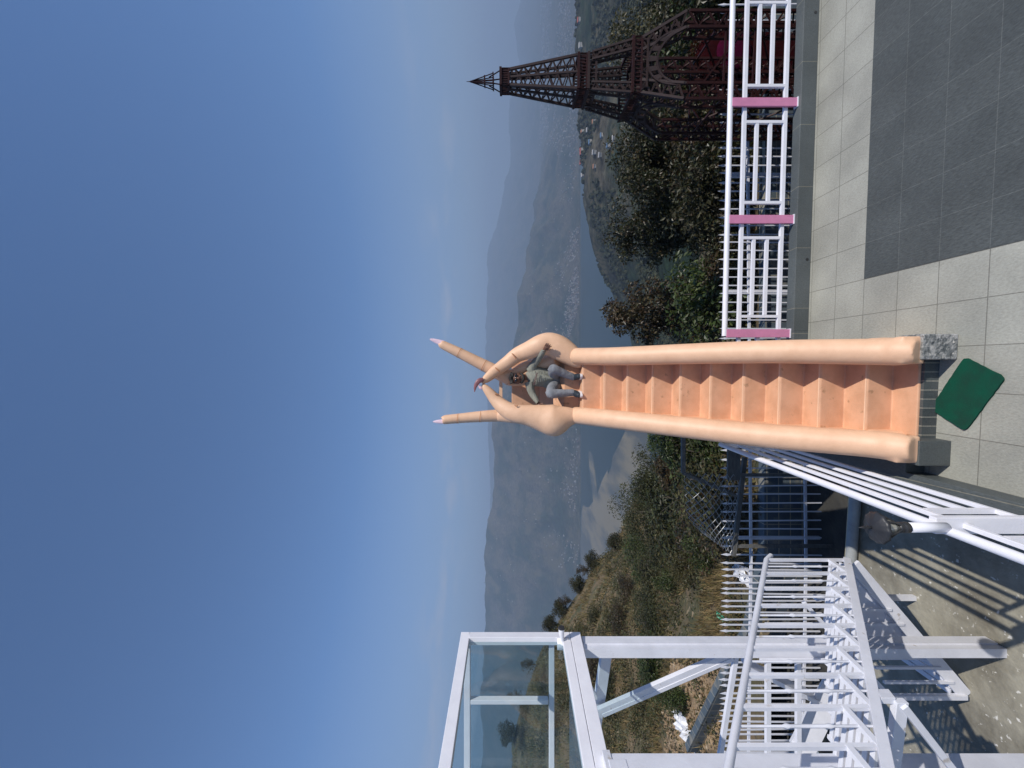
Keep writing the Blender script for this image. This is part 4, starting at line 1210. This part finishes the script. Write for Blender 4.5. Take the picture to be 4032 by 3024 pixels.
# ------------------------------------------------------------------ glass gallery on steel columns
GG = thing("glass_gallery", "white framed glass gallery standing on steel columns at the left", "gallery", (-3.0, 4.5, -1.5))
XR, XL_, ZB, ZT_, YE = -2.93, -4.55, 3.38, 4.54, 4.64
def skew(y): return XR - (4.64 - y) * .13            # the right side drifts left towards the camera
def colm(x, y0, y1, m_):
    mb = MB()
    mb.box((x - .10, y0, -1.5), (x, y0 + .012, 3.2)); mb.box((x - .10, y1 - .012, -1.5), (x, y1, 3.2)); mb.box((x - .012, y0 + .012, -1.5), (x - .0, y1 - .012, 3.2)); mb.box((x - .10, y0 + .012, -1.5), (x - .088, y1 - .012, 3.2))
    o = mb.build("column", m_, GG)
    mb = MB(); mb.box((x + .0005, y0 + .075, -1.49), (x + .016, y1 - .02, 3.19)); mb.build("channel_web", m_, o)
    mb = MB(); mb.box((x - .115, y0 - .015, 3.2), (x + .015, y1 + .015, 3.26)); mb.build("cap_plate", m_, o)
colm(-2.945, 4.43, 4.65, M['white_steel']); colm(-3.02, 3.02, 3.26, M['white_steel']); colm(-4.6, 4.43, 4.65, M['white_steel']); colm(-4.75, 3.02, 3.26, M['white_steel'])
def gbar(nm, p, q_, w_, h__): 
    mb = MB(); mb.bar(p, q_, w_, h__); mb.build(nm, M['white'], GG, bevel=.004)
def side(x0f, nm):
    for y_ in (4.64, 2.9, 1.2):
        pass
Y0 = .8
for side_x in (0, -1.62):
    pA = lambda z: Vector((skew(YE) + side_x, YE, z)); pB = lambda z: Vector((skew(Y0) + side_x, Y0, z))
    gbar("top_rail", pA(ZT_), pB(ZT_), .10, .10); gbar("bottom_rail", pA(ZB), pB(ZB), .10, .09); gbar("floor_beam", pA(ZB - .11), pB(ZB - .11), .10, .12)
    for y_ in (YE, 3.14, 1.6):
        gbar("upright", Vector((skew(y_) + side_x, y_ - .05, ZB + .045)), Vector((skew(y_) + side_x, y_ - .05, ZT_ - .05)), .09, .10)
    mb = MB()
    for ya, yb in ((YE - .10, 3.14), (3.04, 1.6), (1.5, Y0)):
        a = Vector((skew(ya) + side_x, ya, 0)); b = Vector((skew(yb) + side_x, yb, 0)); n_ = Vector((.008, 0, 0))
        m2 = MB(); m2.hexa([a + Vector((0, 0, ZB + .04)), b + Vector((0, 0, ZB + .04)), b + n_ + Vector((0, 0, ZB + .04)), a + n_ + Vector((0, 0, ZB + .04)), a + Vector((0, 0, ZT_ - .045)), b + Vector((0, 0, ZT_ - .045)), b + n_ + Vector((0, 0, ZT_ - .045)), a + n_ + Vector((0, 0, ZT_ - .045))])
        m2.build("glass_pane", M['glass'], GG)
xa, xb = skew(YE) - .05, skew(YE) - 1.57
gbar("top_rail", Vector((xa, YE, ZT_ - .02)), Vector((xb, YE, ZT_ - .02)), .07, .07); gbar("bottom_rail", Vector((xa, YE, ZB + .16)), Vector((xb, YE, ZB + .16)), .06, .06)
gbar("upright", Vector((lerp(xa, xb, .46), YE, ZB + .2)), Vector((lerp(xa, xb, .46), YE, ZT_ - .06)), .05, .07)
mb = MB(); mb.box((xb, YE + .03, ZB + .19), (xa, YE + .038, ZT_ - .06)); mb.build("glass_pane", M['glass'], GG)
mb = MB(); mb.add([Vector((skew(YE) - .05, YE - .05, ZB - .04)), Vector((skew(Y0) - .05, Y0, ZB - .04)), Vector((skew(Y0) - 1.57, Y0, ZB - .04)), Vector((skew(YE) - 1.57, YE - .05, ZB - .04))], [(0, 1, 2, 3)])
mb.build("glass_floor", M['glass'], GG)
def gb2(nm, p, q_, w_, h__, up=(0, 0, 1)):
    mb = MB(); mb.bar(p, q_, w_, h__, up=up); mb.build(nm, M['white_steel'], GG, bevel=.003)
gb2("cross_beam", at(2388, 2560, 4.66), at(2330, 2960, 5.0), .08, .12)
gb2("brace", at(2352, 2800, 4.72), at(2865, 2575, 4.60), .05, .075); gb2("brace", at(2372, 2812, 4.72), at(2885, 2590, 4.60), .05, .05)
gb2("brace", at(2260, 2600, 4.62), at(2340, 2735, 4.70), .05, .05)
gb2("stub_beam", at(2265, 2745, 4.65), at(2340, 2745, 4.72), .05, .14)
gb2("cross_beam", Vector((-3.0, 3.14, 3.16)), Vector((-4.8, 3.14, 3.16)), .10, .14)
# camera on the gallery corner
cp = at(2208, 2492, 4.56)
SK = thing("security_camera", "small white security camera with black lens hood on the gallery corner", "camera", cp)
mb = MB(); mb.bar(cp + Vector((-.10, -.03, -.02)), cp + Vector((-.10, -.03, -.02)) + Vector((0, -.02, 0)), .13, .13); mb.tube([cp + Vector((-.09, -.045, -.02)), cp + Vector((-.03, -.06, -.01))], [.032, .018], 12); mb.build("bracket", M['white'], SK, True)
mb = MB(); mb.tube([cp + Vector((-.035, -.06, -.008)), cp + Vector((.03, -.06, .0)), cp + Vector((.085, -.06, .0))], [.020, .030, .033], 14); mb.build("housing", M['white'], SK, True)
mb = MB(); mb.tube([cp + Vector((.084, -.06, .0)), cp + Vector((.105, -.06, .0))], [.036, .034], 14); mb.build("lens_hood", M['black'], SK, True)
c1, c2, c3 = at(2245, 2540, 4.50), at(2285, 2780, 4.0), at(2330, 2960, 3.4)
P, Q = smooth_path([(at(2232, 2520, 4.56), .012), (at(2240, 2545, 4.50), .012), (c2, .014), (c3, .014), (at(2350, 3060, 3.1), .014)], 6)
mb = MB(); mb.tube(P, Q, 8); tag(mb.build("conduit", M['white'], None, True), "white cable conduit under the gallery bottom rail", "conduit")
P, Q = smooth_path([(at(2228, 2520, 4.54), .007), (at(2235, 2560, 4.45), .007), (at(2275, 2592, 4.42), .007), (at(2300, 2590, 4.42), .007)], 6)
mb = MB(); mb.tube(P, Q, 8); tag(mb.build("cable", M['pvc'], None, True), "grey cable looping from the security camera", "cable")

# ------------------------------------------------------------------ vegetation
def leaf_cloud(mb, c, rad, n, size, rnd, droop=.35, hollow=.55):
    c = Vector(c)
    for _ in range(n):
        d_ = Vector((rnd.gauss(0, 1), rnd.gauss(0, 1), rnd.gauss(0, 1))).normalized()
        r_ = hollow + (1 - hollow) * rnd.random() ** .6
        p = c + Vector((d_.x * rad[0], d_.y * rad[1], d_.z * rad[2])) * r_
        ax2 = (d_ * .7 + Vector((rnd.uniform(-1, 1), rnd.uniform(-1, 1), rnd.uniform(-1, .6) - droop))).normalized()
        sd = ax2.cross(Vector((rnd.uniform(-1, 1), rnd.uniform(-1, 1), rnd.uniform(.2, 1.2)))).normalized()
        l_ = size * rnd.uniform(.7, 1.35); wd = l_ * rnd.uniform(.20, .30)
        up = sd.cross(ax2) * (wd * .35)
        mb.add([p, p + ax2 * l_ * .45 + sd * wd + up, p + ax2 * l_, p + ax2 * l_ * .45 - sd * wd + up], [(0, 1, 2), (0, 2, 3)])
def make_tree(name, h, wid, kind, seed, label, cat='tree', group=None, leaf=.13, dens=1.0, trunk_frac=.3, clumps=34, shape='tree'):
    rnd = random.Random(seed)
    root = thing(name, label, cat, (0, 0, 0), group)
    tb = MB(); base = Vector((0, 0, -.6)); n = 7
    lean = Vector((rnd.uniform(-.1, .1), rnd.uniform(-.1, .1), 0))
    pts = [(Vector((0, 0, -.6)) + lean * h * i / n + Vector((rnd.uniform(-.03, .03) * h * .3, rnd.uniform(-.03, .03) * h * .3, (h * .86 + .6) * i / n)), max(.012, .026 * h * (1 - i / n * .85))) for i in range(n + 1)]
    P, Q = smooth_path(pts, 3); tb.tube(P, Q, 8)
    cents = []
    ellip = Vector((wid / 2, wid / 2, h * (1 - trunk_frac) / 2)); cc = Vector((0, 0, h * trunk_frac + ellip.z)) + lean * h * .6
    tries = 0
    while len(cents) < clumps and tries < 4000:
        tries += 1
        d_ = Vector((rnd.gauss(0, 1), rnd.gauss(0, 1), rnd.gauss(0, 1))).normalized()
        r_ = rnd.uniform(.35, .95)
        p = Vector((d_.x * ellip.x, d_.y * ellip.y, d_.z * ellip.z)) * r_
        if noise.noise(p * (1.7 / max(.6, wid)) * 2 + Vector((seed, 0, 0))) < -.12: continue
        cents.append(cc + p)
    for c in cents:
        t0_ = min(len(P) - 1, max(0, int((c.z * .55) / (h * .86) * (len(P) - 1)) + 2))
        s_ = P[t0_]
        mid = lerp(s_, c, .5) + Vector((rnd.uniform(-.1, .1), rnd.uniform(-.1, .1), rnd.uniform(-.1, .15))) * wid * .3
        r0_ = min(Q[t0_] * .55, .011 * h)
        tb.tube([s_, mid, c], [r0_, r0_ * .6, r0_ * .25], 5, cap=False)
    tb.build("trunk", M['bark'], root, True)
    lb = MB(); cr = wid * .5 * (2.2 / max(4, clumps) ** .5)
    for c in cents:
        k_ = rnd.uniform(.7, 1.3)
        leaf_cloud(lb, c, (cr * k_, cr * k_, cr * k_ * .75), int(95 * dens * k_), leaf, rnd, hollow=.25)
    lb.build("crown", M[kind], root)
    return root
def copy_tree(o):
    c = o.copy(); C.objects.link(c)
    for ch in o.children:
        d_ = ch.copy(); C.objects.link(d_); d_.parent = c
    return c
def put(root, px, py_top, Y, top_z=None, scale=1.0, rot=0.0, h=None):
    u = (1512 - px) / F; X = u * Y
    gz = height(u, Y)
    root.location = (X, Y, gz)
    root.rotation_euler = (0, 0, rot)
    if h:
        want = H - (py_top - 2016) / F * Y - gz
        scale = max(.15, want / h)
        root.scale = (scale,) * 3
    return root
# big trees on the slope behind the picket fence (y centre, top, distance)
G1_ = "trees on the slope behind the picket fence"
spec = [("leaf_red", 1225, 2366, 13.5, 2.3, 11, "rusty-brown dense tree just right of the stairway"),
        ("leaf_dark", 905, 2385, 14.5, 2.3, 12, "dark leafy tree with reddish tips beside the terraced gap"),
        ("leaf_dark", 780, 2380, 13.2, 3.0, 13, "broad dark green tree right of the terraced gap, behind middle pink post"),
        ("leaf_olive", 650, 2385, 14.0, 2.9, 14, "olive tree with rusty leaves between broad dark tree and tower"),
        ("leaf_dark", 470, 2400, 13.0, 3.6, 15, "shaded dark tree behind the left side of the tower"),
        ("leaf_olive", 335, 2450, 13.6, 2.8, 18, "dark olive tree seen through the tower's upper arch"),
        ("leaf_yellow", 190, 2382, 14.0, 3.4, 16, "yellowish-green sunlit tree behind the tower platforms"),
        ("leaf_olive", -20, 2440, 12.0, 3.4, 17, "olive tree at the right end behind the tower's outer leg")]
for kind, py, topv, Y, wid, seed, lab in spec:
    hgt = 6.0
    t_ = make_tree("tree", hgt, wid * 1.15, kind, seed, lab, 'tree', G1_, leaf=.135, dens=1.75, trunk_frac=.22, clumps=46)
    put(t_, py, topv, Y, rot=seed * .7, h=hgt)
    s_ = t_.scale[0]; t_.scale = (wid * 1.0 / (wid * 1.15) * 1.25 if s_ > 1.25 else s_ * 1.0,) * 2 + (s_,)
# undergrowth bushes filling the slope behind the fence, right
bushes = [make_tree("bush", 2.4, 2.6, kd, sd, "x", 'bush', "bushes below the trees behind the picket fence", leaf=.14, dens=1.2, trunk_frac=.02, clumps=24) for kd, sd in
          (("leaf_dark", 31), ("leaf_olive", 32), ("leaf_green", 33), ("leaf_red", 34))]
bl = [("dark-leaved bush low on the slope", 0), ("olive bush with brown leaf tips", 1), ("fresh green leafy bush", 2), ("rusty-leaved low bush", 3)]
where = [(1290, 2700, 11.5, 0, "beside the stairway's right arm"), (1170, 2640, 11.2, 2, "behind the first pink post"), (1060, 2790, 10.7, 3, "between the first two pink posts"), (960, 2780, 10.9, 0, "under the terraced gap"),
         (800, 2650, 11.0, 1, "behind the middle pink post"), (680, 2690, 10.8, 0, "between the middle pink post and tower"), (560, 2670, 11.2, 3, "left of the tower's rear leg"), (430, 2640, 11.0, 0, "between the tower legs"),
         (300, 2600, 11.4, 1, "inside the tower arch"), (170, 2620, 11.0, 2, "beside the red seat back"), (40, 2600, 11.2, 1, "behind the outer tower leg"), (-90, 2650, 10.6, 0, "beyond the right frame edge of tower")]
used = set()
for px, top, Y, bi, wh in where:
    o = bushes[bi] if bi not in used else copy_tree(bushes[bi]); used.add(bi)
    o['label'] = bl[bi][0] + " " + wh
    put(o, px, top, Y, rot=px * .01, h=2.3)
    s_ = o.scale[0]; o.scale = (max(.75, min(1.2, s_)),) * 2 + (s_,)
# left: trees and shrubs below the railing and up the dry hillside
spec = [("leaf_green", 1730, 2550, 13.0, 2.3, 41, "fresh green leafy tree just left of the stairway"),
        ("leaf_hill", 1895, 2450, 20.0, 3.6, 42, "dense dark tree above the chain-link panel, nearest the mud flat"),
        ("leaf_hill", 2030, 2428, 22.0, 4.4, 43, "rounded dark green tree right of the dry grassy knoll"),
        ("leaf_red", 1835, 2560, 15.0, 1.7, 44, "thin rusty-brown tree between the green tree and dark tree")]
for kind, py, topv, Y, wid, seed, lab in spec:
    t_ = make_tree("tree", 4.2, wid, kind, seed, lab, 'tree', "trees left of the stairway", leaf=.105, dens=2.4, trunk_frac=.06, clumps=44)
    put(t_, py, topv, Y, rot=seed * .7, h=4.2)
    s_ = t_.scale[0]; t_.scale = (max(.9, min(1.4, s_)),) * 2 + (s_,)
sh = [make_tree("shrub", 1.6, 1.8, kd, sd, "x", 'shrub', "shrubs on the dry hillside", leaf=.085, dens=1.9, trunk_frac=.02, clumps=20) for kd, sd in
      (("scrub", 51), ("leaf_hill", 52), ("leaf_green", 53), ("leaf_yellow", 54), ("leaf_red", 55))]
kn = ["olive scrubby shrub", "dark green shrub", "bright green shrub", "yellowish dry shrub", "reddish-brown twiggy shrub"]
sw = [(1930, 2610, 16, 1, "behind the chain-link panel"), (1800, 2690, 12.5, 2, "under the fresh green tree"), (1880, 2720, 11.5, 0, "just above the chain-link frame"), (2000, 2600, 18, 1, "below the rounded dark tree"),
      (2090, 2560, 22, 0, "at the foot of the rounded dark tree"), (2060, 2680, 14, 4, "behind the middle of the chain-link panel"), (2150, 2560, 24, 1, "under the crest, right of the knoll"), (2200, 2470, 30, 2, "on the hillside below the crest trees"),
      (2250, 2520, 26, 0, "in the middle of the dry hillside"), (2300, 2600, 19, 2, "left of the knoll, above the picket tops"), (2320, 2450, 32, 4, "under the bare knoll"), (2370, 2520, 25, 1, "below the knoll's left end"),
      (2420, 2390, 40, 0, "on the knoll's left flank"), (2440, 2470, 30, 4, "right of the gallery column"), (2470, 2560, 22, 1, "against the gallery column's right edge"), (2230, 2650, 16, 3, "above the white litter"),
      (2160, 2700, 13.5, 2, "at the chain-link panel's left edge"), (2620, 2420, 32, 4, "under the gallery, right part"), (2700, 2460, 28, 1, "under the gallery, behind the brace"), (2800, 2440, 30, 0, "under the gallery, left part"),
      (2600, 2560, 20, 2, "between the column and brace"), (2760, 2640, 15, 2, "above the tan soil under the gallery"), (2850, 2350, 40, 4, "high behind the glass, lower half"), (2680, 2280, 48, 1, "behind the glass pane, right half"),
      (2900, 2230, 52, 4, "behind the glass pane, left half"), (2790, 2200, 55, 0, "at the crest seen through the glass"), (2040, 2760, 11.6, 0, "close behind the pickets, middle"), (1990, 2800, 10.9, 4, "low by the tiled wall")]
used = set()
for px, top, Y, bi, wh in sw:
    o = sh[bi] if bi not in used else copy_tree(sh[bi]); used.add(bi)
    o['label'] = kn[bi] + " " + wh
    put(o, px, top, Y, rot=px * .013, h=1.6)
    s_ = max(.8, min(o.scale[0] * 1.15, 3.4)); w_ = .85 if (Y < 20 and px > 2140) else 1.75; o.scale = (s_ * w_, s_ * w_, s_)
# small trees on the crest
cr_ = make_tree("crest_tree", 3.2, 3.0, "leaf_dark", 61, "x", 'tree', "small trees on the crest", leaf=.17, dens=1.3, trunk_frac=.05, clumps=34)
cs_ = make_tree("crest_tree", 3.2, 1.7, "leaf_red", 62, "x", 'tree', "small trees on the crest", leaf=.13, dens=.6, trunk_frac=.18, clumps=30)
lst = [(2140, 2385, 52, 0, "small dark crest tree nearest the rounded dark tree"), (2205, 2322, 56, 0, "widest dark crest tree, right of the knoll"), (2250, 2312, 57, 1, "thin sparse crest tree beside the widest one"),
       (2297, 2262, 58, 0, "dark crest tree overhanging the knoll's right end"), (2365, 2228, 58, 1, "sparse crest tree above the middle of the knoll"), (2402, 2208, 58, 0, "small round crest tree on the knoll"),
       (2462, 2155, 58, 0, "little crest tree by the security camera"), (2620, 2050, 58, 1, "sparse bare tree seen through the glass, right"), (2740, 1990, 58, 1, "sparse bare tree seen through the glass, middle"), (2880, 1950, 58, 0, "dark tree seen through the glass, left")]
used = set()
for px, top, Y, bi, lb_ in lst:
    src_ = (cr_, cs_)[bi]
    o = src_ if bi not in used else copy_tree(src_); used.add(bi)
    o['label'] = lb_
    put(o, px, top, Y, rot=px * .02, h=3.2); s_ = min(1.5, max(.85, o.scale[0])); o.scale = (s_,) * 3

# scrub and ground cover that nobody could count
rnd = random.Random(99); mb = MB()
n_ = 0
while n_ < 520:
    y_ = rnd.uniform(1690, 2960); Y = 10.5 * (56 / 10.5) ** rnd.random(); u = (1512 - y_) / F; X = u * Y
    lim = pl([(1690, .9), (2150, .8), (2960, .66)], y_)
    if y_ > 2120 and Y < 17.5 and rnd.random() < .85: continue
    if noise.noise(Vector((X * .16, Y * .16, 11))) * .5 + .5 > lim: continue
    if 2270 < y_ < 2470 and 40 < Y < 62: continue
    c = Vector((X, Y, height(u, Y) + .12)); r_ = rnd.uniform(.35, .85) * (.75 + Y / 40)
    leaf_cloud(mb, c, (r_, r_, r_ * .8), int(130 + 80 * r_), .075 + Y * .0028, rnd, hollow=.3); n_ += 1
for i in range(150):
    y_ = rnd.uniform(-250, 1330); Y = rnd.uniform(9.8, 17); u = (1512 - y_) / F
    c = Vector((u * Y, Y, height(u, Y) + .1)); r_ = rnd.uniform(.35, .8)
    leaf_cloud(mb, c, (r_, r_, r_ * .8), 90, .13, rnd, hollow=.3)
tag(mb.build("undergrowth", M['scrub']), kind='stuff')

# bare tan soil and rubble under the gallery
M['soil'] = mat("tan_soil", (.36, .255, .15), .95, (.21, .145, .085), 2.2, 1.0, 7, bdist=.12, speck=(.45, .36, .25), speck_scale=6, speck_at=.62, detail=9)
mb = MB(); nx_, nz2 = 40, 30; vs = []; fs = []
for j in range(nz2 + 1):
    for i in range(nx_ + 1):
        a, b = i / nx_, j / nz2
        Y = lerp(11.6, 17.5, b); y_ = lerp(2575, 3000, a); u = (1512 - y_) / F
        edge = 1 - max(abs(a - .5), abs(b - .5)) * 2
        lift = .10 + .10 * noise.noise(Vector((u * Y * .7, Y * .7, 5))) - (.45 * (1 - min(1, edge * 4 + .4 * noise.noise(Vector((u * Y, Y, 1))))))
        vs.append((u * Y, Y, height(u, Y) + lift + .05 * noise.noise(Vector((u * Y * 4, Y * 4, 2)))))
for j in range(nz2):
    for i in range(nx_):
        k_ = j * (nx_ + 1) + i; fs.append((k_, k_ + 1, k_ + nx_ + 2, k_ + nx_ + 1))
mb.add(vs, fs); tag(mb.build("bare_soil", M['soil'], None, True), kind='structure')
rnd = random.Random(31); mb = MB()
for i in range(420):
    Y = rnd.uniform(11.8, 17); y_ = rnd.uniform(2590, 2990); u = (1512 - y_) / F
    r_ = rnd.uniform(.02, .075) * rnd.uniform(.6, 1.4)
    mb.ball((u * Y, Y, height(u, Y) + .13), (r_ * rnd.uniform(.8, 1.5), r_ * rnd.uniform(.8, 1.5), r_ * .8), 6)
tag(mb.build("rubble", M['soil']), kind='stuff')

# dry grass on the near hillside
rnd = random.Random(77); mb = MB()
for i in range(26000):
    y_ = rnd.uniform(1700, 3150); Y = 9.6 * (58 / 9.6) ** (rnd.random() ** .8)
    u = (1512 - y_) / F
    X = u * Y; d_ = noise.noise(Vector((X * .35, Y * .35, 4)))
    if d_ < -.12 or (19 < Y < 42 and rnd.random() < .55) or (2590 < y_ < 2990 and 11.6 < Y < 17.3 and rnd.random() < .88): continue
    g = Vector((X, Y, height(u, Y)))
    l_ = rnd.uniform(.18, .42) * (1 + Y / 60); wd = .008 * (1 + Y / 9)
    for k_ in range(2):
        dr = Vector((rnd.uniform(-.6, .6), rnd.uniform(-.6, .6), 1)).normalized(); sd = Vector((rnd.uniform(-1, 1), rnd.uniform(-1, 1), 0)).normalized() * wd
        mb.add([g - sd, g + sd, g + dr * l_], [(0, 1, 2)])
tag(mb.build("dry_grass", M['grass']), kind='stuff')

# far wood on the middle hill (stuff)
rnd = random.Random(5); mb = MB()
for i in range(5200):
    y_ = rnd.uniform(-300, 1500); Y = 150 * (740 / 150) ** (rnd.random() ** .55)
    u = (1512 - y_) / F; X = u * Y
    if noise.noise(Vector((X * .008, Y * .008, 7))) + .25 * noise.noise(Vector((X * .03, Y * .03, 2))) < -.06 + (.12 if 330 < y_ < 760 else 0): continue
    g = Vector((X, Y, height(u, Y))); r_ = rnd.uniform(2.0, 4.2) * (.55 + Y / 1400)
    for k_ in range(11):
        d_ = Vector((rnd.gauss(0, 1), rnd.gauss(0, 1), abs(rnd.gauss(0, 1)) + .1)).normalized()
        c = g + Vector((d_.x * r_ * .6, d_.y * r_ * .6, d_.z * r_ * 1.3))
        a_ = d_.cross(Vector((rnd.random(), rnd.random(), rnd.random()))).normalized() * r_ * .75; b_ = d_.cross(a_).normalized() * r_ * .75
        mb.add([c - a_, c - b_, c + a_, c + b_], [(0, 1, 2, 3)])
tag(mb.build("woods", M['wood_far']), kind='stuff')

# houses on the terraced hill
def house(X, Y, w_, d_, h__, rm, lab, rot):
    g = ground(X, Y)
    o = thing("house", lab, "house", (X, Y, g), "houses on the terraced hill")
    o.rotation_euler = (0, 0, rot)
    mb = MB(); mb.box((-w_ / 2, -d_ / 2, -3), (w_ / 2, d_ / 2, h__)); ob = mb; 
    me = ob.build("wall", M['house_wall']); me.parent = o
    mb = MB()
    a = w_ / 2 + .6; b = d_ / 2 + .6
    mb.add([(-a, -b, h__), (a, -b, h__), (a, b, h__), (-a, b, h__), (-a, 0, h__ + d_ * .28), (a, 0, h__ + d_ * .28)], [(0, 1, 5, 4), (2, 3, 4, 5), (1, 2, 5), (3, 0, 4), (3, 2, 1, 0)])
    r_ = mb.build("roof", rm); r_.parent = o
hs = [(690, 2298, 'roof_grey', "grey-roofed house at the lake end of the crest row"), (640, 2291, 'roof_red', "red-roofed house on the crest between two pale ones"), (598, 2296, 'roof_red', "largest red-roofed house, long, on the crest"),
      (560, 2330, 'roof_blue', "blue-roofed house below the long red roof"), (512, 2320, 'roof_grey', "pale house beside the tower's left edge"), (535, 2372, 'roof_blue', "blue-roofed house highest among the lower terraces"), (480, 2345, 'roof_rust', "rust-roofed house near the tower"),
      (610, 2370, 'roof_grey', "pale grey house among terraces, lake side"), (575, 2402, 'roof_blue', "lowest blue-roofed house above the tree tops"), (520, 2300, 'roof_rust', "rust-roofed house on the crest near the tower"), (655, 2345, 'roof_rust', "rust-roofed house under the crest road"),
      (600, 2345, 'roof_grey', "small pale house in the middle of terraces"), (545, 2420, 'roof_grey', "lowest pale house above the tree tops"), (180, 2290, 'roof_grey', "pale house on the wooded crest right of the tower"), (80, 2285, 'roof_red', "red-roofed house on the wooded crest")]
rnd = random.Random(12)
for py, V, rm, lab in hs:
    Y = None; u = (1512 - py) / F
    best = min(range(250, 705, 3), key=lambda z: abs((H - height(u, z)) / z * F + 2016 - V))
    sz = 1.9 if 'largest' in lab else 1
    house(u * best, best, rnd.uniform(5, 8) * sz * best / 640, 5 * best / 640, rnd.uniform(3, 5) * best / 640, M[rm], lab, rnd.uniform(-.4, .4))

# distant town as one mass of tiny buildings
rnd = random.Random(21); mb = MB()
def tiny(X, Y, z, s_):
    w_ = rnd.uniform(4, 11) * s_; d_ = rnd.uniform(5, 10) * s_; h__ = rnd.uniform(2.5, 8) * s_
    mb.box((X - w_ / 2, Y - d_ / 2, z - 4), (X + w_ / 2, Y + d_ / 2, z + h__))
n_ = 0
while n_ < 1900:
    y_ = rnd.uniform(-300, 620); Y = rnd.uniform(2550, 5600); u = (1512 - y_) / F
    if noise.noise(Vector((u * Y * .0016, Y * .0016, 3))) < -.05: continue
    z = height(u, Y)
    if z > ZL + 70: continue
    tiny(u * Y, Y, z, 1.15 * Y / 3200); n_ += 1
n_ = 0
while n_ < 900:
    y_ = rnd.gauss(1200, 170) if rnd.random() < .55 else rnd.uniform(640, 2250)
    t_ = abs(rnd.gauss(0, 1)); Y = 2500 + t_ * 190; u = (1512 - y_) / F
    if noise.noise(Vector((u * Y * .004, Y * .004, 8))) < .02: continue
    tiny(u * Y, Y, height(u, Y), .95); n_ += 1
for i in range(220):
    y_ = rnd.uniform(640, 2500); u = (1512 - y_) / F; Y = rnd.uniform(2700, 3620)
    if noise.noise(Vector((u * Y * .006, Y * .006, 18))) < .12: continue
    tiny(u * Y, Y, height(u, Y), .9)
tag(mb.build("town", M['town']), kind='stuff')

# litter on the hillside
def scrap(name, px, py, Y, s_, m_, lab, n=26):
    c = at(px, py, Y); u = c.x / Y; c.z = height(u, Y) + .03
    rnd = random.Random(int(px)); mb = MB(); vs = []
    o = MB(); nn = 9
    for i in range(nn):
        for j in range(nn):
            a, b = i / (nn - 1) - .5, j / (nn - 1) - .5
            vs.append(c + Vector((a * s_, b * s_ * 1.6, .35 * s_ * (noise.noise(Vector((a * 5, b * 5, px))) + .5) + b * s_ * .5)))
    fs = [(i * nn + j, (i + 1) * nn + j, (i + 1) * nn + j + 1, i * nn + j + 1) for i in range(nn - 1) for j in range(nn - 1)]
    o.add(vs, fs)
    tag(o.build(name, m_, None), lab, "litter")
scrap("plastic_sheet", 2835, 2265, 10.2, .42, M['litter'], "crumpled white plastic sheet on the slope above the pickets")
scrap("plastic_bag", 2620, 2885, 14.5, .75, M['litter'], "heap of white plastic bags on tan soil under the gallery")
scrap("plastic_scrap", 2765, 2430, 12.5, .20, M['litter_green'], "small green plastic scrap on the dry slope")

# ------------------------------------------------------------------ haze over the whole valley
hz = bpy.data.materials.new("valley_haze"); hz.use_nodes = True
t = hz.node_tree; t.nodes.clear()
o_ = t.nodes.new("ShaderNodeOutputMaterial"); pv = t.nodes.new("ShaderNodeVolumePrincipled")
pv.inputs['Color'].default_value = (.44, .555, .72, 1); pv.inputs['Density'].default_value = 2.0e-4; pv.inputs['Anisotropy'].default_value = 0.0
t.links.new(pv.outputs[0], o_.inputs['Volume'])
mb = MB(); mb.box((-19500, -300, -900), (19500, 13600, 770))
o = mb.build("haze", hz); tag(o, kind='stuff')
